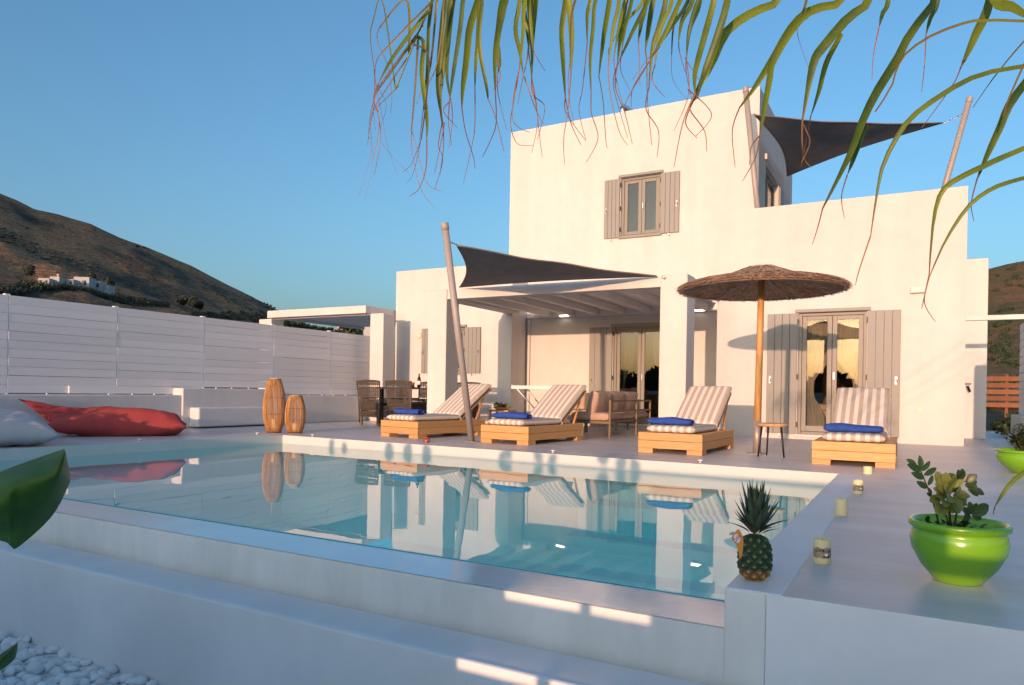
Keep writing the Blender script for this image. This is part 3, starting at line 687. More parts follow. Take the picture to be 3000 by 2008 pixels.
# ------------------------------------------------------------------ shade sails and their poles
def leaning_pole(label, a, c, rad):
    t = thing("sail_pole", label, "pole", a, group=None)
    v = Vector(c) - Vector(a); n = v.normalized()
    MB().tube([(0, 0, -.03), v], rad, 18).build("shaft", GREYPOLE, t, smooth=True)
    MB().tube([v - n * .09, v - n * .085, v + n * .005, v + n * .012], [rad + .001, rad + .006, rad + .006, rad * .8], 18).build("cap", GREYPOLE, t, smooth=True)
    MB().lathe([(0, .008), (rad + .06, .008), (rad + .065, 0)], 16).build("foot_plate", GREYPOLE, t)
    return t
leaning_pole("grey pole leaning over the pool side, holding the patio sail", (-5.641, 8.879, 0), (-5.641, 8.09, 3.03), .049)
leaning_pole("leaning pole standing on the roof terrace against the upper storey corner", (-2.50, 13.95, 3.2), (-2.83, 13.72, 6.47), .05)
leaning_pole("far leaning pole behind the roof parapet with a chain", (.02, 17.2, 3.2), (.87, 16.8, 6.72), .055)
def sail(name, label, A, B_, C_, sag, inset, hem=(2,)):
    A, B_, C_ = Vector(A), Vector(B_), Vector(C_); n = 26; vs_ = []; idx = {}; fs = []
    cen = (A + B_ + C_) / 3
    for i in range(n + 1):
        for j in range(n + 1 - i):
            u, v = i / n, j / n; w = 1 - u - v; p = A * u + B_ * v + C_ * w
            k = 0
            # concave edges: pull towards the centre near each edge's middle
            pull = 0
            for a_, b_, c_ in ((u, v, w), (v, w, u), (u, w, v)): pull += 4 * a_ * b_ * max(0, 1 - c_ * 3) * inset
            p = p + (cen - p) * pull
            p.z -= sag * (27 * u * v * w) + .012 * math.sin(18 * u + 5 * v) * u * v * 4
            idx[i, j] = len(vs_); vs_.append(p)
    for i in range(n):
        for j in range(n - i):
            fs.append((idx[i, j], idx[i + 1, j], idx[i, j + 1]))
            if i + j < n - 1: fs.append((idx[i + 1, j], idx[i + 1, j + 1], idx[i, j + 1]))
    t = thing(name, label, "shade sail", tuple(cen)); b = MB().add([p - cen for p in vs_], fs); o = b.build("cloth", SAILC, t, smooth=True)
    E_ = [[idx[i, n - i] for i in range(n + 1)], [idx[i, 0] for i in range(n + 1)], [idx[0, j] for j in range(n + 1)]]
    for e in E_:
        h = MB()
        pts = [vs_[k] - cen for k in e]; h.tube(pts, .012, 6); h.build("hem", SAILHEM, t, smooth=True)
    return t, cen
def links(t, cen, a, b_, ring=.02, n=4):
    a = Vector(a) - cen; b_ = Vector(b_) - cen
    for i in range(n):
        c = a.lerp(b_, (i + .5) / n); d = (b_ - a).normalized(); L = (b_ - a).length / n * .62; u = d.cross(Vector((0, 0, 1) if i % 2 else (0, 1, .2))).normalized()
        MB().tube([c + d * L * math.cos(q) + u * ring * .5 * math.sin(q) for q in [k * math.pi / 5 for k in range(10)]], .005, 5, closed=True).build("shackle", STEEL, t, smooth=True)
t, cen = sail("shade_sail", "dark triangular sail stretched over the patio pergola", (-5.57, 8.29, 2.76), (-3.62, 11.10, 2.625), (-7.38, 11.10, 2.66), .08, .13)
links(t, cen, (-5.64, 8.17, 2.80), (-5.56, 8.30, 2.765), .018, 2)
t, cen = sail("shade_sail", "dark triangular sail high over the roof terrace", (-2.66, 13.72, 5.93), (.42, 16.9, 6.33), (-2.70, 17.9, 5.93), .10, .16)
links(t, cen, (.44, 16.9, 6.335), (.80, 16.84, 6.44), .03, 5)

# ------------------------------------------------------------------ cane lanterns
def lantern(label, x, y, h, rmax, rtop, rbot, n):
    t = thing("cane_lantern", label, "lantern", (x, y, 0))
    def rad(v): 
        k = math.sin(math.pi * (.16 + .70 * v)); 
        return (rbot + (rtop - rbot) * v) * (1 - k ** 2) + rmax * k ** 1.2 if False else rbot * (1 - v) ** 3 + rtop * v ** 3 + 3 * v * (1 - v) * ((1 - v) * (rmax * 1.16) + v * (rmax * 1.10))
    rl = random.Random(int(h * 100)); b = MB()
    for i in range(n):
        a = 2 * math.pi * i / n + rl.uniform(-.03, .03); w = rl.uniform(.7, 1.1); pts = []
        for k in range(11):
            v = k / 10; r_ = rad(v) + rl.uniform(-.0015, .0015); aa = a + .02 * math.sin(v * 5 + i); pts.append((r_ * math.cos(aa), r_ * math.sin(aa), .015 + v * (h - .02)))
        b.tube(pts, .0048 * w, 5)
    tag(b.build("cane_stave", CANE, t, smooth=True), kind="stuff")
    for v in (.02, .33, .64, .985):
        r_ = rad(v) - .006; MB().tube([(r_ * math.cos(a), r_ * math.sin(a), .015 + v * (h - .02)) for a in [i * math.pi / 16 for i in range(32)]], .0065 if v in (.02, .985) else .004, 6, closed=True).build("hoop", ROPE if .1 < v < .9 else CANE, t, smooth=True)
    MB().lathe([(0, .012), (rbot, .012), (rbot + .004, 0), (0, 0)], 24).build("base", ROPE, t)
    pts = [(rtop * math.cos(a) * 1.02, -.035 - rtop * .5 * math.sin(a) ** 2, h - .005 - .19 * h * math.sin(a) * .9) for a in [math.pi * i / 14 for i in range(15)]]
    pts = [(p[0], -rad(min(1, p[2] / h)) * .9 * math.sin(math.pi * i / 14) - .006, p[2]) for i, p in enumerate(pts)]
    MB().tube(pts, .008, 7).build("handle", ROPE, t, smooth=True)
    MB().lathe([(0, h * .25), (.045, h * .25), (.045, .02), (0, .02)], 18).build("candle", WAX, t)
    MB().lathe([(rtop * .9, h - .04), (rtop * .9, h), (rtop * .8, h + .001), (rtop * .8, h - .04)], 20).build("glass_rim", mat("lantern_glass", (.7, .7, .7), .1) if "lantern_glass" not in bpy.data.materials else bpy.data.materials["lantern_glass"], t, smooth=True)
lantern("tall cane lantern standing at the pool corner", -9.22, 8.42, .895, .178, .092, .112, 64)
lantern("short cane lantern standing beside the tall one", -8.925, 8.60, .625, .162, .097, .112, 58)

# ------------------------------------------------------------------ floor cushions
def pillow(name, label, loc, rz, a, c, h, m, seed, tipcorner=None, tip=(0, 0, 0)):
    b = MB(); n = 44; vs_ = []; fs = []
    for side in (1, -1):
        for j in range(n + 1):
            for i in range(n + 1):
                u = i / n * 2 - 1; v = j / n * 2 - 1
                e = max(0, (1 - u ** 4)) ** .55 * max(0, (1 - v ** 4)) ** .55
                pinch = 1 - .10 * (1 - abs(u) ** 2) * abs(v) ** 3; pinch2 = 1 - .10 * (1 - abs(v) ** 2) * abs(u) ** 3
                x = u * a * pinch2; y = v * c * pinch
                wr = mnoise.noise(Vector((u * 2.3 + seed, v * 2.3, side))) * .05 + mnoise.noise(Vector((u * 7 + seed, v * 4, side * 2))) * .018 * (1 + 2 * abs(u * v))
                ridge = .018 * math.sin(12 * (u * .7 + v) + 3 * mnoise.noise(Vector((u * 2, v * 2, seed)))) * e * (abs(u) + abs(v)) * .5
                z = (h * e * (.62 if side > 0 else .38)) * (1 + .5 * mnoise.noise(Vector((u + seed, v, 0)))) * (1 if side > 0 else -1) + (wr + ridge) * e
                z = z if side > 0 else max(z, -.34 * h)
                if tipcorner:
                    k = max(0, (u * tipcorner[0] + v * tipcorner[1]) / 2) ** 3; x += tip[0] * k; y += tip[1] * k; z += tip[2] * k
                vs_.append((x, y, z + h * .34))
    n1 = (n + 1) ** 2
    for j in range(n):
        for i in range(n):
            q = j * (n + 1) + i; fs.append((q, q + 1, q + n + 2, q + n + 1)); fs.append((n1 + q + n + 1, n1 + q + n + 2, n1 + q + 1, n1 + q))
    o = b.add(vs_, fs).build(name, m, smooth=True, merge=True); o.location = loc; o.rotation_euler = (0, 0, rz); tag(o, label, "floor cushion"); return o
pillow("floor_cushion", "big red floor cushion by the pool with one raised corner", (-10.33, 6.48, .0), R(54), .92, .52, .38, RED, 2.2, (-1, 1), (-.36, -.55, .40))
pillow("floor_cushion", "pale grey floor cushion tucked beside the red one", (-9.80, 4.30, .0), R(68), .85, .72, .38, PALEF, 6.4)

# ------------------------------------------------------------------ sofa set
sf = thing("corner_sofa", "beige corner sofa with brown metal frame under the pergola", "sofa", (-4.34, 11, 0))
def spart(b, n, m, bevel=.0, smooth=False): o = b.build(n, m, sf, bevel=bevel, smooth=smooth); o.location = (4.34, -11, 0); return o
for y in (11.02, 12.30, 13.05): spart(MB().box(-4.36, -4.33, y, y + .03, 0, .62), "leg", BROWNMETAL)
for z in (.26, .43, .60): spart(MB().box(-4.357, -4.333, 11.051, 13.049, z, z + .03), "rail", BROWNMETAL)
spart(MB().box(-5.05, -4.361, 11.02, 11.05, .24, .28), "rail", BROWNMETAL); spart(MB().box(-5.05, -5.02, 11.02, 11.05, 0, .239), "leg", BROWNMETAL)
spart(MB().box(-5.05, -4.361, 11.051, 13.1, .25, .275), "seat_deck", BROWNMETAL)
cs = None
for k in range(3):
    y = 11.03 + k * .675
    c = rounded_slab(0, .68, 0, .66, .13, puff=.015, seed=k).build("seat_cushion", SOFA, sf, smooth=True); c.location = (-5.05 + 4.34, y - 11, .285)
    c = rounded_slab(-.22, .22, 0, .65, .16, puff=.03, seed=k + 5).build("back_cushion", SOFA, sf, smooth=True); c.location = (-4.47 + 4.34 - .04, y - 11, .55); c.rotation_euler = (0, R(-76), 0); c.location = (-4.60 + 4.34, y - 11 + .005, .54)
sf2 = thing("corner_sofa", "beige sofa against the patio wall facing the pool", "sofa", (-6, 13.3, 0))
def spart2(b, n, m, bevel=.0, smooth=False): o = b.build(n, m, sf2, bevel=bevel, smooth=smooth); o.location = (6, -13.3, 0); return o
spart2(MB().box(-6.9, -5.1, 13.3, 14.05, .22, .26), "seat_deck", BROWNMETAL)
for x in (-6.88, -5.14):
    for y in (13.31, 14.0): spart2(MB().box(x, x + .03, y, y + .03, 0, .219), "leg", BROWNMETAL)
for k in range(3):
    c = rounded_slab(0, .59, 0, .74, .13, puff=.015, seed=k + 9).build("seat_cushion", SOFA, sf2, smooth=True); c.location = (-6.9 + k * .6 + 6, -.0, .265)
    c = rounded_slab(0, .58, -.2, .2, .15, puff=.03, seed=k + 13).build("back_cushion", SOFA, sf2, smooth=True); c.location = (-6.9 + k * .6 + 6, .60, .52); c.rotation_euler = (R(74), 0, 0)
ct = thing("coffee_table", "low black coffee table between the two sofas", "table", (-5.75, 12.2, 0))
MB().box(-.42, .42, -.35, .35, .27, .31).build("top", BLACKW, ct, bevel=.005)
for x in (-.38, .33):
    for y in (-.31, .26): MB().box(x, x + .05, y, y + .05, 0, .269).build("leg", BLACKW, ct)
# folding tray table
tt = thing("tray_table", "white folding tray table with crossed legs against the patio wall", "table", (-6.58, 13.0, 0))
MB().box(-.60, .60, -.24, .24, .80, .82).build("tray", WHITEPAINT, tt)
for q in (-.24, .222): MB().box(-.60, .60, q, q + .018, .8205, .865).build("rim", WHITEPAINT, tt)
for q in (-.60, .582): MB().box(q, q + .018, -.221, .221, .8205, .885).build("rim", WHITEPAINT, tt)
for y in (-.2, .2):
    MB().bar((-.48, y, .80), (.32, y * .9, 0), .035, .02).build("leg", WHITEPAINT, tt); MB().bar((.48, y * .85, .80), (-.32, y * .8, 0), .035, .02).build("leg", WHITEPAINT, tt)
# fruit tray on a small table
ft_ = thing("side_table", "small wooden table holding the fruit, half hidden by a lounger", "table", (-6.66, 11.5, 0))
MB().box(-.22, .22, -.16, .16, .37, .40).build("top", STOOLWOOD, ft_, bevel=.004)
for x in (-.19, .16):
    for y in (-.13, .1): MB().box(x, x + .03, y, y + .03, 0, .369).build("leg", STOOLWOOD, ft_)
fb_ = thing("fruit_bowl", "shallow bowl of mixed fruit on the small wooden table", "fruit bowl", (-6.66, 11.5, .40))
MB().lathe([(0, .005), (.10, .005), (.17, .05), (.175, .05), (.10, 0), (0, 0)], 24).build("bowl", STOOLWOOD, fb_, smooth=True)
FR = {"apple": mat("red_apple", (.35, .02, .02), .3, .3, 9), "pear": mat("green_pear", (.06, .16, .02), .35, .2, 9), "lemon": mat("yellow_lemon", (.6, .45, .05), .4), "grape": mat("dark_grape", (.08, .02, .03), .3), "lime": mat("lime_skin", (.25, .33, .06), .4)}
for nm, x, y, r_ in (("pear", -.10, -.03, .058), ("apple", .0, -.05, .052), ("grape", .07, -.03, .04), ("lemon", -.03, .05, .045), ("lime", .12, .0, .045), ("apple", .05, .06, .045), ("lemon", -.07, -.09, .036), ("grape", .04, -.10, .032)):
    MB().lathe([(0, -r_), (r_ * .6, -r_ * .8), (r_, -.1 * r_), (r_ * .85, r_ * .5), (r_ * .45, r_ * .9), (0, r_ * .95)], 14, (x, y, .03 + r_)).build(nm, FR[nm], fb_, smooth=True)
# white woven pouf
wp = thing("woven_pouf", "low white woven pouf by the kitchen wall", "pouf", (-7.72, 13.2, 0))
b = MB()
for i in range(16):
    z = .03 + i * .026; b.tube([((.22 + .01 * math.sin(a * 14 + (i % 2) * math.pi)) * math.cos(a), (.22 + .01 * math.sin(a * 14 + (i % 2) * math.pi)) * math.sin(a), z) for a in [k * math.pi / 28 for k in range(56)]], .009, 5, closed=True)
tag(b.build("weave", WHITEP, wp, smooth=True), kind="stuff")
MB().lathe([(0, .44), (.20, .44), (.21, .42), (.0, .42)], 24).build("top", WHITEP, wp)

# ------------------------------------------------------------------ dining set
def wicker_chair(label, x, y, rz):
    t = thing("wicker_chair", label, "chair", (x, y, 0), rz, "woven chairs round the dining table")
    # back panel leans outwards a little; local -y is the outside of the back
    w0, w1 = .265, .305
    def P(u, z): 
        k = (z - .17) / .74; return Vector((u * (w0 + (w1 - w0) * k), -.02 - .05 * k ** 2, z))
    b = MB()
    for i in range(12):
        u = -1 + 2 * i / 11
        b.tube([P(u, .17 + .74 * k / 6) for k in range(7)], .007, 5)
    tag(b.build("stake", WICKER, t, smooth=True), kind="stuff")
    b = MB()
    for i in range(26):
        z = .185 + i * .0283
        if i % 9 == 4: continue
        b.tube([P(-1 + 2 * k / 22, z + .003 * math.sin(k)) + Vector((0, (.010 if (k + i) % 2 else -.010), 0)) for k in range(23)], .0128, 5)
    for s in (-1, 1):
        for i in range(14):
            z = .185 + i * .0283; b.tube([(s * .268 + (.006 if k % 2 else -.006), .02 + k * .05, z) for k in range(10)], .0115, 5)
    tag(b.build("weave", WICKER, t, smooth=True), kind="stuff")
    MB().tube([P(-1.02, .90), P(-.5, .915), P(0, .918), P(.5, .915), P(1.02, .90)], .018, 8).build("top_rail", WICKER, t, smooth=True)
    for s in (-1, 1): MB().tube([P(s * 1.02, .05), P(s * 1.02, .5), P(s * 1.02, .90)], .016, 8).build("side_rail", WICKER, t, smooth=True)
    MB().box(-.26, .26, 0, .50, .42, .46).build("seat", WICKER, t, bevel=.01)
    for x_ in (-.25, .22):
        for y_ in (.0, .46): MB().box(x_, x_ + .03, y_, y_ + .03, 0, .42).build("leg", BROWNMETAL, t)
    return t
w0_ = wicker_chair("brown woven chair nearest the white fence, back to the pool", -9.71, 11.38, R(-3))
dup(w0_, (-8.97, 11.42, 0), R(2), "brown woven chair behind the blue folded towel, back to the pool")
dup(w0_, (-8.45, 13.05, 0), R(176), "woven chair on the far side of the dining table near the column")
dup(w0_, (-9.45, 13.05, 0), R(181), "woven chair on the far side of the dining table near the post")
dt = thing("dining_table", "dark dining table laid for drinks behind the woven chairs", "table", (-9.0, 12.25, 0))
MB().box(-.95, .95, -.42, .42, .755, .79).build("top", mat("slate_top", (.06, .065, .075), .4), dt, bevel=.005)
for x in (-.88, .82):
    for y in (-.36, .30): MB().box(x, x + .06, y, y + .06, 0, .754).build("leg", DARKMETAL, dt)
wb = thing("wine_bottle", "dark wine bottle standing on the dining table", "bottle", (-9.09, 12.2, .791))
MB().lathe([(0, 0), (.037, 0), (.038, .01), (.038, .18), (.03, .21), (.015, .235), (.014, .285), (.016, .287), (.016, .295), (0, .295)], 18).build("body", GLASSG, wb, smooth=True)
MB().lathe([(.0385, .06), (.0388, .06), (.0388, .14), (.0385, .14)], 18).build("label", WHITEP, wb, smooth=True)
jg = thing("juice_jug", "orange drink in a glass jug on the dining table", "jug", (-9.25, 12.15, .791))
MB().lathe([(0, .002), (.06, .002), (.065, .10), (0, .10)], 18).build("juice", mat("orange_juice", (.75, .28, .02), .3, transl=.3), jg, smooth=True)
MB().lathe([(.062, 0), (.068, .13), (.07, .13), (.064, 0)], 18).build("glass", PANE, jg, smooth=True)
pm = MB().box(-.17, .17, -.12, .12, 0, .008).build("place_mat", mat("navy_cloth", (.03, .05, .12), .8)); pm.location = (-9.15, 11.98, .791); tag(pm, "navy place mat on the dining table edge", "place mat")
wbx = MB().box(-.16, .16, -.05, .05, 0, .075).build("wooden_box", STOOLWOOD, bevel=.004); wbx.location = (-8.85, 12.38, .791); tag(wbx, "small wooden box on the dining table by the bottle", "box")
rdl = thing("red_tealight", "small red tealight box on the floor by the lounger", "candle", (-6.065, 8.34, 0))
RD = mat("red_lacquer", (.42, .03, .01), .4)
MB().box(-.035, .035, -.035, .035, 0, .012).build("base", RD, rdl)
for x in (-.035, .023):
    for y in (-.035, .023): MB().box(x, x + .012, y, y + .012, .012, .062).build("post", RD, rdl)
MB().box(-.036, .036, -.036, .036, .0625, .075).build("lid", RD, rdl); MB().lathe([(0, .035), (.018, .035), (.018, .013), (0, .013)], 12).build("wax", ORANGE, rdl)

# ------------------------------------------------------------------ terrace spot lights
SPL = ["white floor spot on the pool edge beside the red cushion", "white floor spot at the pool corner by the lanterns", "white floor spot on the pool edge between lanterns and first lounger", "white floor spot on the pool edge in front of the middle loungers", "white floor spot on the pool edge near the parasol stool"]
s0 = None
for lab, x, y in zip(SPL, (-9.03, -9.04, -8.12, -3.90, -2.05), (5.94, 7.92, 8.19, 8.02, 7.93)):
    if s0 is None:
        s0 = thing("floor_spot", lab, "floor light", (x, y, 0), 0, "floor spots round the pool"); MB().lathe([(0, .03), (.022, .03), (.03, .022), (.03, .018), (.012, .016), (.012, 0), (0, 0)], 16).build("cap", WHITEP, s0, smooth=True); MB().lathe([(.0, .004), (.035, .004), (.036, 0)], 16).build("flange", STEEL, s0)
    else: dup(s0, (x, y, 0), label=lab)

# ------------------------------------------------------------------ candles on the coping
CD = ["near cream candle with a printed coffee cup, beside the green pot", "plain cream candle, second along the pool coping", "cream candle with a dark print, third along the pool coping", "short plain candle nearest the lounger end of the coping"]
for i, (x, y, r_, h) in enumerate(((-.355, 3.515, .037, .108), (-.395, 4.98, .036, .106), (-.372, 6.165, .036, .108), (-.39, 7.83, .040, .072))):
    t = thing("candle", CD[i], "candle", (x, y, 0), 0, "candles along the pool coping")
    MB().lathe([(0, 0), (r_, 0), (r_ + .001, .003), (r_, h - .004), (r_ - .003, h), (r_ - .006, h), (r_ - .010, h - .008), (0, h - .010)], 32).build("wax", WAX, t, smooth=True)
    MB().tube([(0, 0, h - .012), (.001, 0, h + .002)], .0013, 5).build("wick", INK, t)
    if i in (0, 2):
        def patch(a0, a1, z0, z1, off, m, nm, fn=None):
            b = MB(); n = 14; vs_ = []
            for k in range(n + 1):
                u = k / n; a = a0 + (a1 - a0) * u; lo, hi = fn(u) if fn else (0, 1)
                for q in (lo, hi): vs_.append(((r_ + off) * math.cos(a), (r_ + off) * math.sin(a), z0 + (z1 - z0) * q))
            b.add(vs_, [(2 * k, 2 * k + 2, 2 * k + 3, 2 * k + 1) for k in range(n)]); b.build(nm, m, t, smooth=True)
        c_ = R(-75)
        patch(c_ - 1.35, c_ + 1.35, h * .22, h * .70, .0012, TANINK, "print_band", lambda u: (.06 * math.sin(u * 23) + .06, 1 - .08 - .07 * math.sin(u * 17)))
        patch(c_ - .05, c_ + .75, h * .26, h * .40, .0018, INK, "print_saucer", lambda u: (.5 - .5 * math.sin(math.pi * u) ** .6, .75 - .25 * abs(u - .5)))
        patch(c_ + .14, c_ + .52, h * .32, h * .45, .0024, WHITEP, "print_cup", lambda u: (.3 - .3 * math.sin(math.pi * u), 1))
        for k in range(5): patch(c_ - .9 + k * .36, c_ - .65 + k * .36, h * (.47 + .03 * (k % 2)), h * (.55 + .05 * (k % 3)), .0018, INK, "print_mark", lambda u: (.2 + .2 * math.sin(u * 9), .8 + .2 * math.cos(u * 7)))

# ------------------------------------------------------------------ plants: leaf shapes
def leafmesh(name, L, W, m, fold=.25, curl=.15, n=9, power=.75, blunt=1.0):
    b = MB(); vs_ = []; fs = []
    for i in range(n + 1):
        v = i / n; w = W / 2 * (math.sin(math.pi * min(1, v ** power + .0)) ** blunt if 0 < v < 1 else 0.0) + (.001 if v < 1 else 0)
        z = -curl * L * v * v
        vs_ += [(-w, v * L, z + w * fold), (0, v * L, z), (w, v * L, z + w * fold)]
    for i in range(n):
        a = 3 * i; fs += [(a, a + 1, a + 4, a + 3), (a + 1, a + 2, a + 5, a + 4)]
    b.add(vs_, fs); me = bpy.data.meshes.new(name); me.from_pydata(b.v, [], b.f); me.materials.append(m); me.polygons.foreach_set("use_smooth", [True] * len(me.polygons)); return me
def put_leaf(me, parent, p, d, up=None, s=1.0, name="leaf", sy=None):
    d = Vector(d).normalized(); up = Vector(up or (0, 0, 1)); x = d.cross(up)
    if x.length < .05: x = d.cross(Vector((1, 0, 0)))
    x.normalize(); z = x.cross(d)
    o = bpy.data.objects.new(name, me); COL.objects.link(o); o.parent = parent
    o.matrix_basis = Matrix.Translation(p) @ Matrix((x * s, d * (sy or s), z * s)).transposed().to_4x4(); return o
LM_D = leafmesh("leaf_dark", 1, .42, LEAF_D, .3, .1, power=.95, blunt=.75); LM_Y = leafmesh("leaf_round", 1, .74, LEAF_Y, .2, .25, power=1.1, blunt=.6); LM_G = leafmesh("leaf_broad", 1, .62, mat("mid_leaf", (.045, .085, .022), .4, .35, 9, transl=.2, rand=.25), .25, .2, power=1.05, blunt=.65)
VR = r0; VU = Vector((0, 0, 1)); VB = -f0
def loc3(a, u, c=0): return VR * a + VU * u + VB * c
# green pot with succulents
POTP = [(0, .0), (.086, 0), (.094, .006), (.145, .065), (.178, .125), (.186, .165), (.180, .195), (.172, .207), (.180, .212), (.192, .222), (.193, .236), (.184, .245), (.172, .242), (.166, .225), (.165, .20), (.0, .19)]
p1 = thing("plant_pot", "round green pot with a mixed succulent on the near terrace", "potted plant", (.165, 3.47, 0))
MB().lathe(POTP, 56).build("pot", POT, p1, smooth=True); p1.scale = (.95, .95, 1.02)
MB().lathe([(0, .198), (.10, .20), (.163, .192)], 24).build("soil", SOIL, p1)
rp = random.Random(21)
S_ = .00041
def C(x, y): return ((x - 880) * S_, (800 - y) * S_ + .235)
def stemm(pts, r_, m=STEM, nm="stem"): MB().tube([loc3(*C(x, y), c) for x, y, c in pts], [r_ * (1 - .6 * i / (len(pts) - 1)) for i in range(len(pts))], 6).build(nm, m, p1, smooth=True)
stemm([(650, 850, .02), (600, 700, .03), (545, 530, .03), (490, 420, .03), (430, 290, .03), (375, 230, .03)], .005)
for x, y, ang, L in ((430, 285, 92, 150), (440, 290, 52, 130), (460, 330, 30, 150), (440, 290, 157, 170), (385, 235, 150, 120), (470, 360, 160, 165), (500, 455, 152, 145), (545, 520, 120, 90), (560, 540, 150, 80), (505, 430, 60, 120)):
    a = R(ang); put_leaf(LM_D, p1, loc3(*C(x, y), .03), loc3(math.cos(a), math.sin(a), rp.uniform(-.1, .3)), VB, L * S_)
stemm([(800, 850, 0), (780, 700, .0), (740, 560, .01), (720, 480, .01)], .006); stemm([(770, 850, .02), (700, 690, .02), (640, 600, .03)], .004); stemm([(830, 850, 0), (870, 640, 0), (920, 480, 0)], .005); stemm([(850, 850, .03), (890, 690, .04), (930, 660, .05)], .004)
for k in range(48):
    a = rp.uniform(0, 6.28); rr_ = rp.uniform(10, 120); x = 700 + rr_ * 1.0 * math.cos(a); y = 520 - rr_ * math.sin(a)
    put_leaf(LM_Y, p1, loc3(*C(x, y), .03 + .05 * (1 - rr_ / 130) + rp.uniform(-.02, .02)), loc3(math.cos(a) * .8, math.sin(a) * .7 + .15, rp.uniform(.2, 1)), loc3(rp.uniform(-.3, .3), .5, .8), rp.uniform(85, 135) * S_)
for k in range(20):
    a = R(rp.uniform(-40, 200)); x = 915 + 60 * math.cos(a); y = 440 - 50 * math.sin(a)
    put_leaf(LM_G, p1, loc3(*C(x, y), rp.uniform(-.03, .03)), loc3(math.cos(a), math.sin(a) * .8, rp.uniform(-.2, .6)), loc3(0, .5, .8), rp.uniform(90, 140) * S_)
for x, y, ang, L in ((930, 690, 25, 200), (930, 690, 60, 120), (930, 700, 100, 130), (920, 700, 140, 110), (935, 700, -20, 110), (930, 710, 200, 90)):
    a = R(ang); put_leaf(LM_G, p1, loc3(*C(x, y), .05), loc3(math.cos(a), math.sin(a), .2), VB, L * S_)
for k in range(34):
    x = rp.uniform(520, 1040); y = 815 + (x - 520) * .04; a = R(rp.uniform(10, 170))
    put_leaf(LM_D if k % 3 else LM_G, p1, loc3(*C(x, y), rp.uniform(-.04, .10)), loc3(math.cos(a), math.sin(a) * .5, rp.uniform(0, .7)), VU, rp.uniform(70, 120) * S_)
# second green pot
p2 = thing("plant_pot", "wide green bowl pot with a bushy plant farther along the terrace", "potted plant", (1.02, 8.98, 0))
MB().lathe([(r_ * 1.5, z * .98) for r_, z in POTP], 48).build("pot", POT, p2, smooth=True); MB().lathe([(0, .20), (.24, .192)], 24).build("soil", SOIL, p2)
for k in range(46):
    a = rp.uniform(0, 6.28); q = rp.uniform(.02, .16); h = rp.uniform(.12, .30) * (1 - q); b0 = Vector((q * .4 * math.cos(a), q * .4 * math.sin(a), .2)); b1 = Vector((q * math.cos(a) * 1.3, q * math.sin(a) * 1.3, .22 + h))
    MB().tube([b0, b0.lerp(b1, .6), b1], .004, 5).build("stem", STEM, p2)
    for m_ in range(6):
        t_ = .35 + .65 * m_ / 5; aa = rp.uniform(0, 6.28); put_leaf(LM_D, p2, b0.lerp(b1, t_), (math.cos(aa), math.sin(aa), rp.uniform(.1, .9)), VU, rp.uniform(.06, .10))

# ------------------------------------------------------------------ pineapple
pn = thing("pineapple", "whole pineapple with an orange paper tag on the pool corner", "pineapple", (-.555, 3.02, .005))
def pine_mat():
    m = bpy.data.materials.new("pineapple_skin"); m.use_nodes = True; n = m.node_tree.nodes; l = m.node_tree.links; p = n["Principled BSDF"]; p.inputs["Roughness"].default_value = .55
    at = n.new("ShaderNodeAttribute"); at.attribute_name = "eye"; cr_ = n.new("ShaderNodeValToRGB"); e = cr_.color_ramp.elements
    e[0].position = 0; e[0].color = (.012, .03, .008, 1); e[1].position = 1; e[1].color = (.52, .44, .22, 1); q = e.new(.35); q.color = (.045, .075, .018, 1); q = e.new(.7); q.color = (.20, .20, .085, 1)
    l.new(at.outputs["Fac"], cr_.inputs[0])
    a2 = n.new("ShaderNodeAttribute"); a2.attribute_name = "ripe"; mx = n.new("ShaderNodeMix"); mx.data_type = 'RGBA'; mx.blend_type = 'MIX'
    l.new(a2.outputs["Fac"], mx.inputs[0]); l.new(cr_.outputs[0], mx.inputs[6]); mu = n.new("ShaderNodeMix"); mu.data_type = 'RGBA'; mu.blend_type = 'MULTIPLY'; mu.inputs[0].default_value = 1
    c3 = n.new("ShaderNodeValToRGB"); c3.color_ramp.elements[0].color = (.22, .08, .012, 1); c3.color_ramp.elements[1].color = (.80, .46, .10, 1); l.new(at.outputs["Fac"], c3.inputs[0]); l.new(c3.outputs[0], mx.inputs[7]); l.new(mx.outputs[2], p.inputs["Base Color"]); return m
nu, nv = 168, 110; vs_ = []; fs = []; ey = []; rpe = []
PH, PRD = .188, .0635; NE = 9
for j in range(nv + 1):
    v = j / nv; z = PH * v; prof = (max(0, 1 - abs(2 * v - .96) ** 3.2)) ** .5 * (1 - .10 * v)
    for i in range(nu):
        u = i / nu; q1 = u * NE + v * 4.5; q2 = u * NE - v * 4.5
        a_ = abs((q1 % 1) - .5) * 2; b_ = abs((q2 % 1) - .5) * 2
        d_ = max(a_, b_); hgt = max(0, 1 - d_)
        tipk = math.exp(-((d_) / .28) ** 2)
        r_ = PRD * prof + (.0065 * min(1, hgt * 1.7) + .004 * tipk) * (prof > .2)
        ang = 2 * math.pi * u; vs_.append((r_ * math.cos(ang), r_ * math.sin(ang), z - .004 * tipk * 0)); ey.append(min(1, hgt * .55 + tipk * .75) * (.75 + .25 * mnoise.noise(Vector((i * .3, j * .3, 0))))); rpe.append(max(0, min(1, (.30 - v + .07 * mnoise.noise(Vector((u * 9, v * 9, 1)))) / .16)))
for j in range(nv):
    for i in range(nu): i2 = (i + 1) % nu; fs.append((j * nu + i, j * nu + i2, (j + 1) * nu + i2, (j + 1) * nu + i))
fs += [tuple(range(nu - 1, -1, -1)), tuple(range(nv * nu, (nv + 1) * nu))]
o = MB().add(vs_, fs).build("body", pine_mat(), pn, smooth=True)
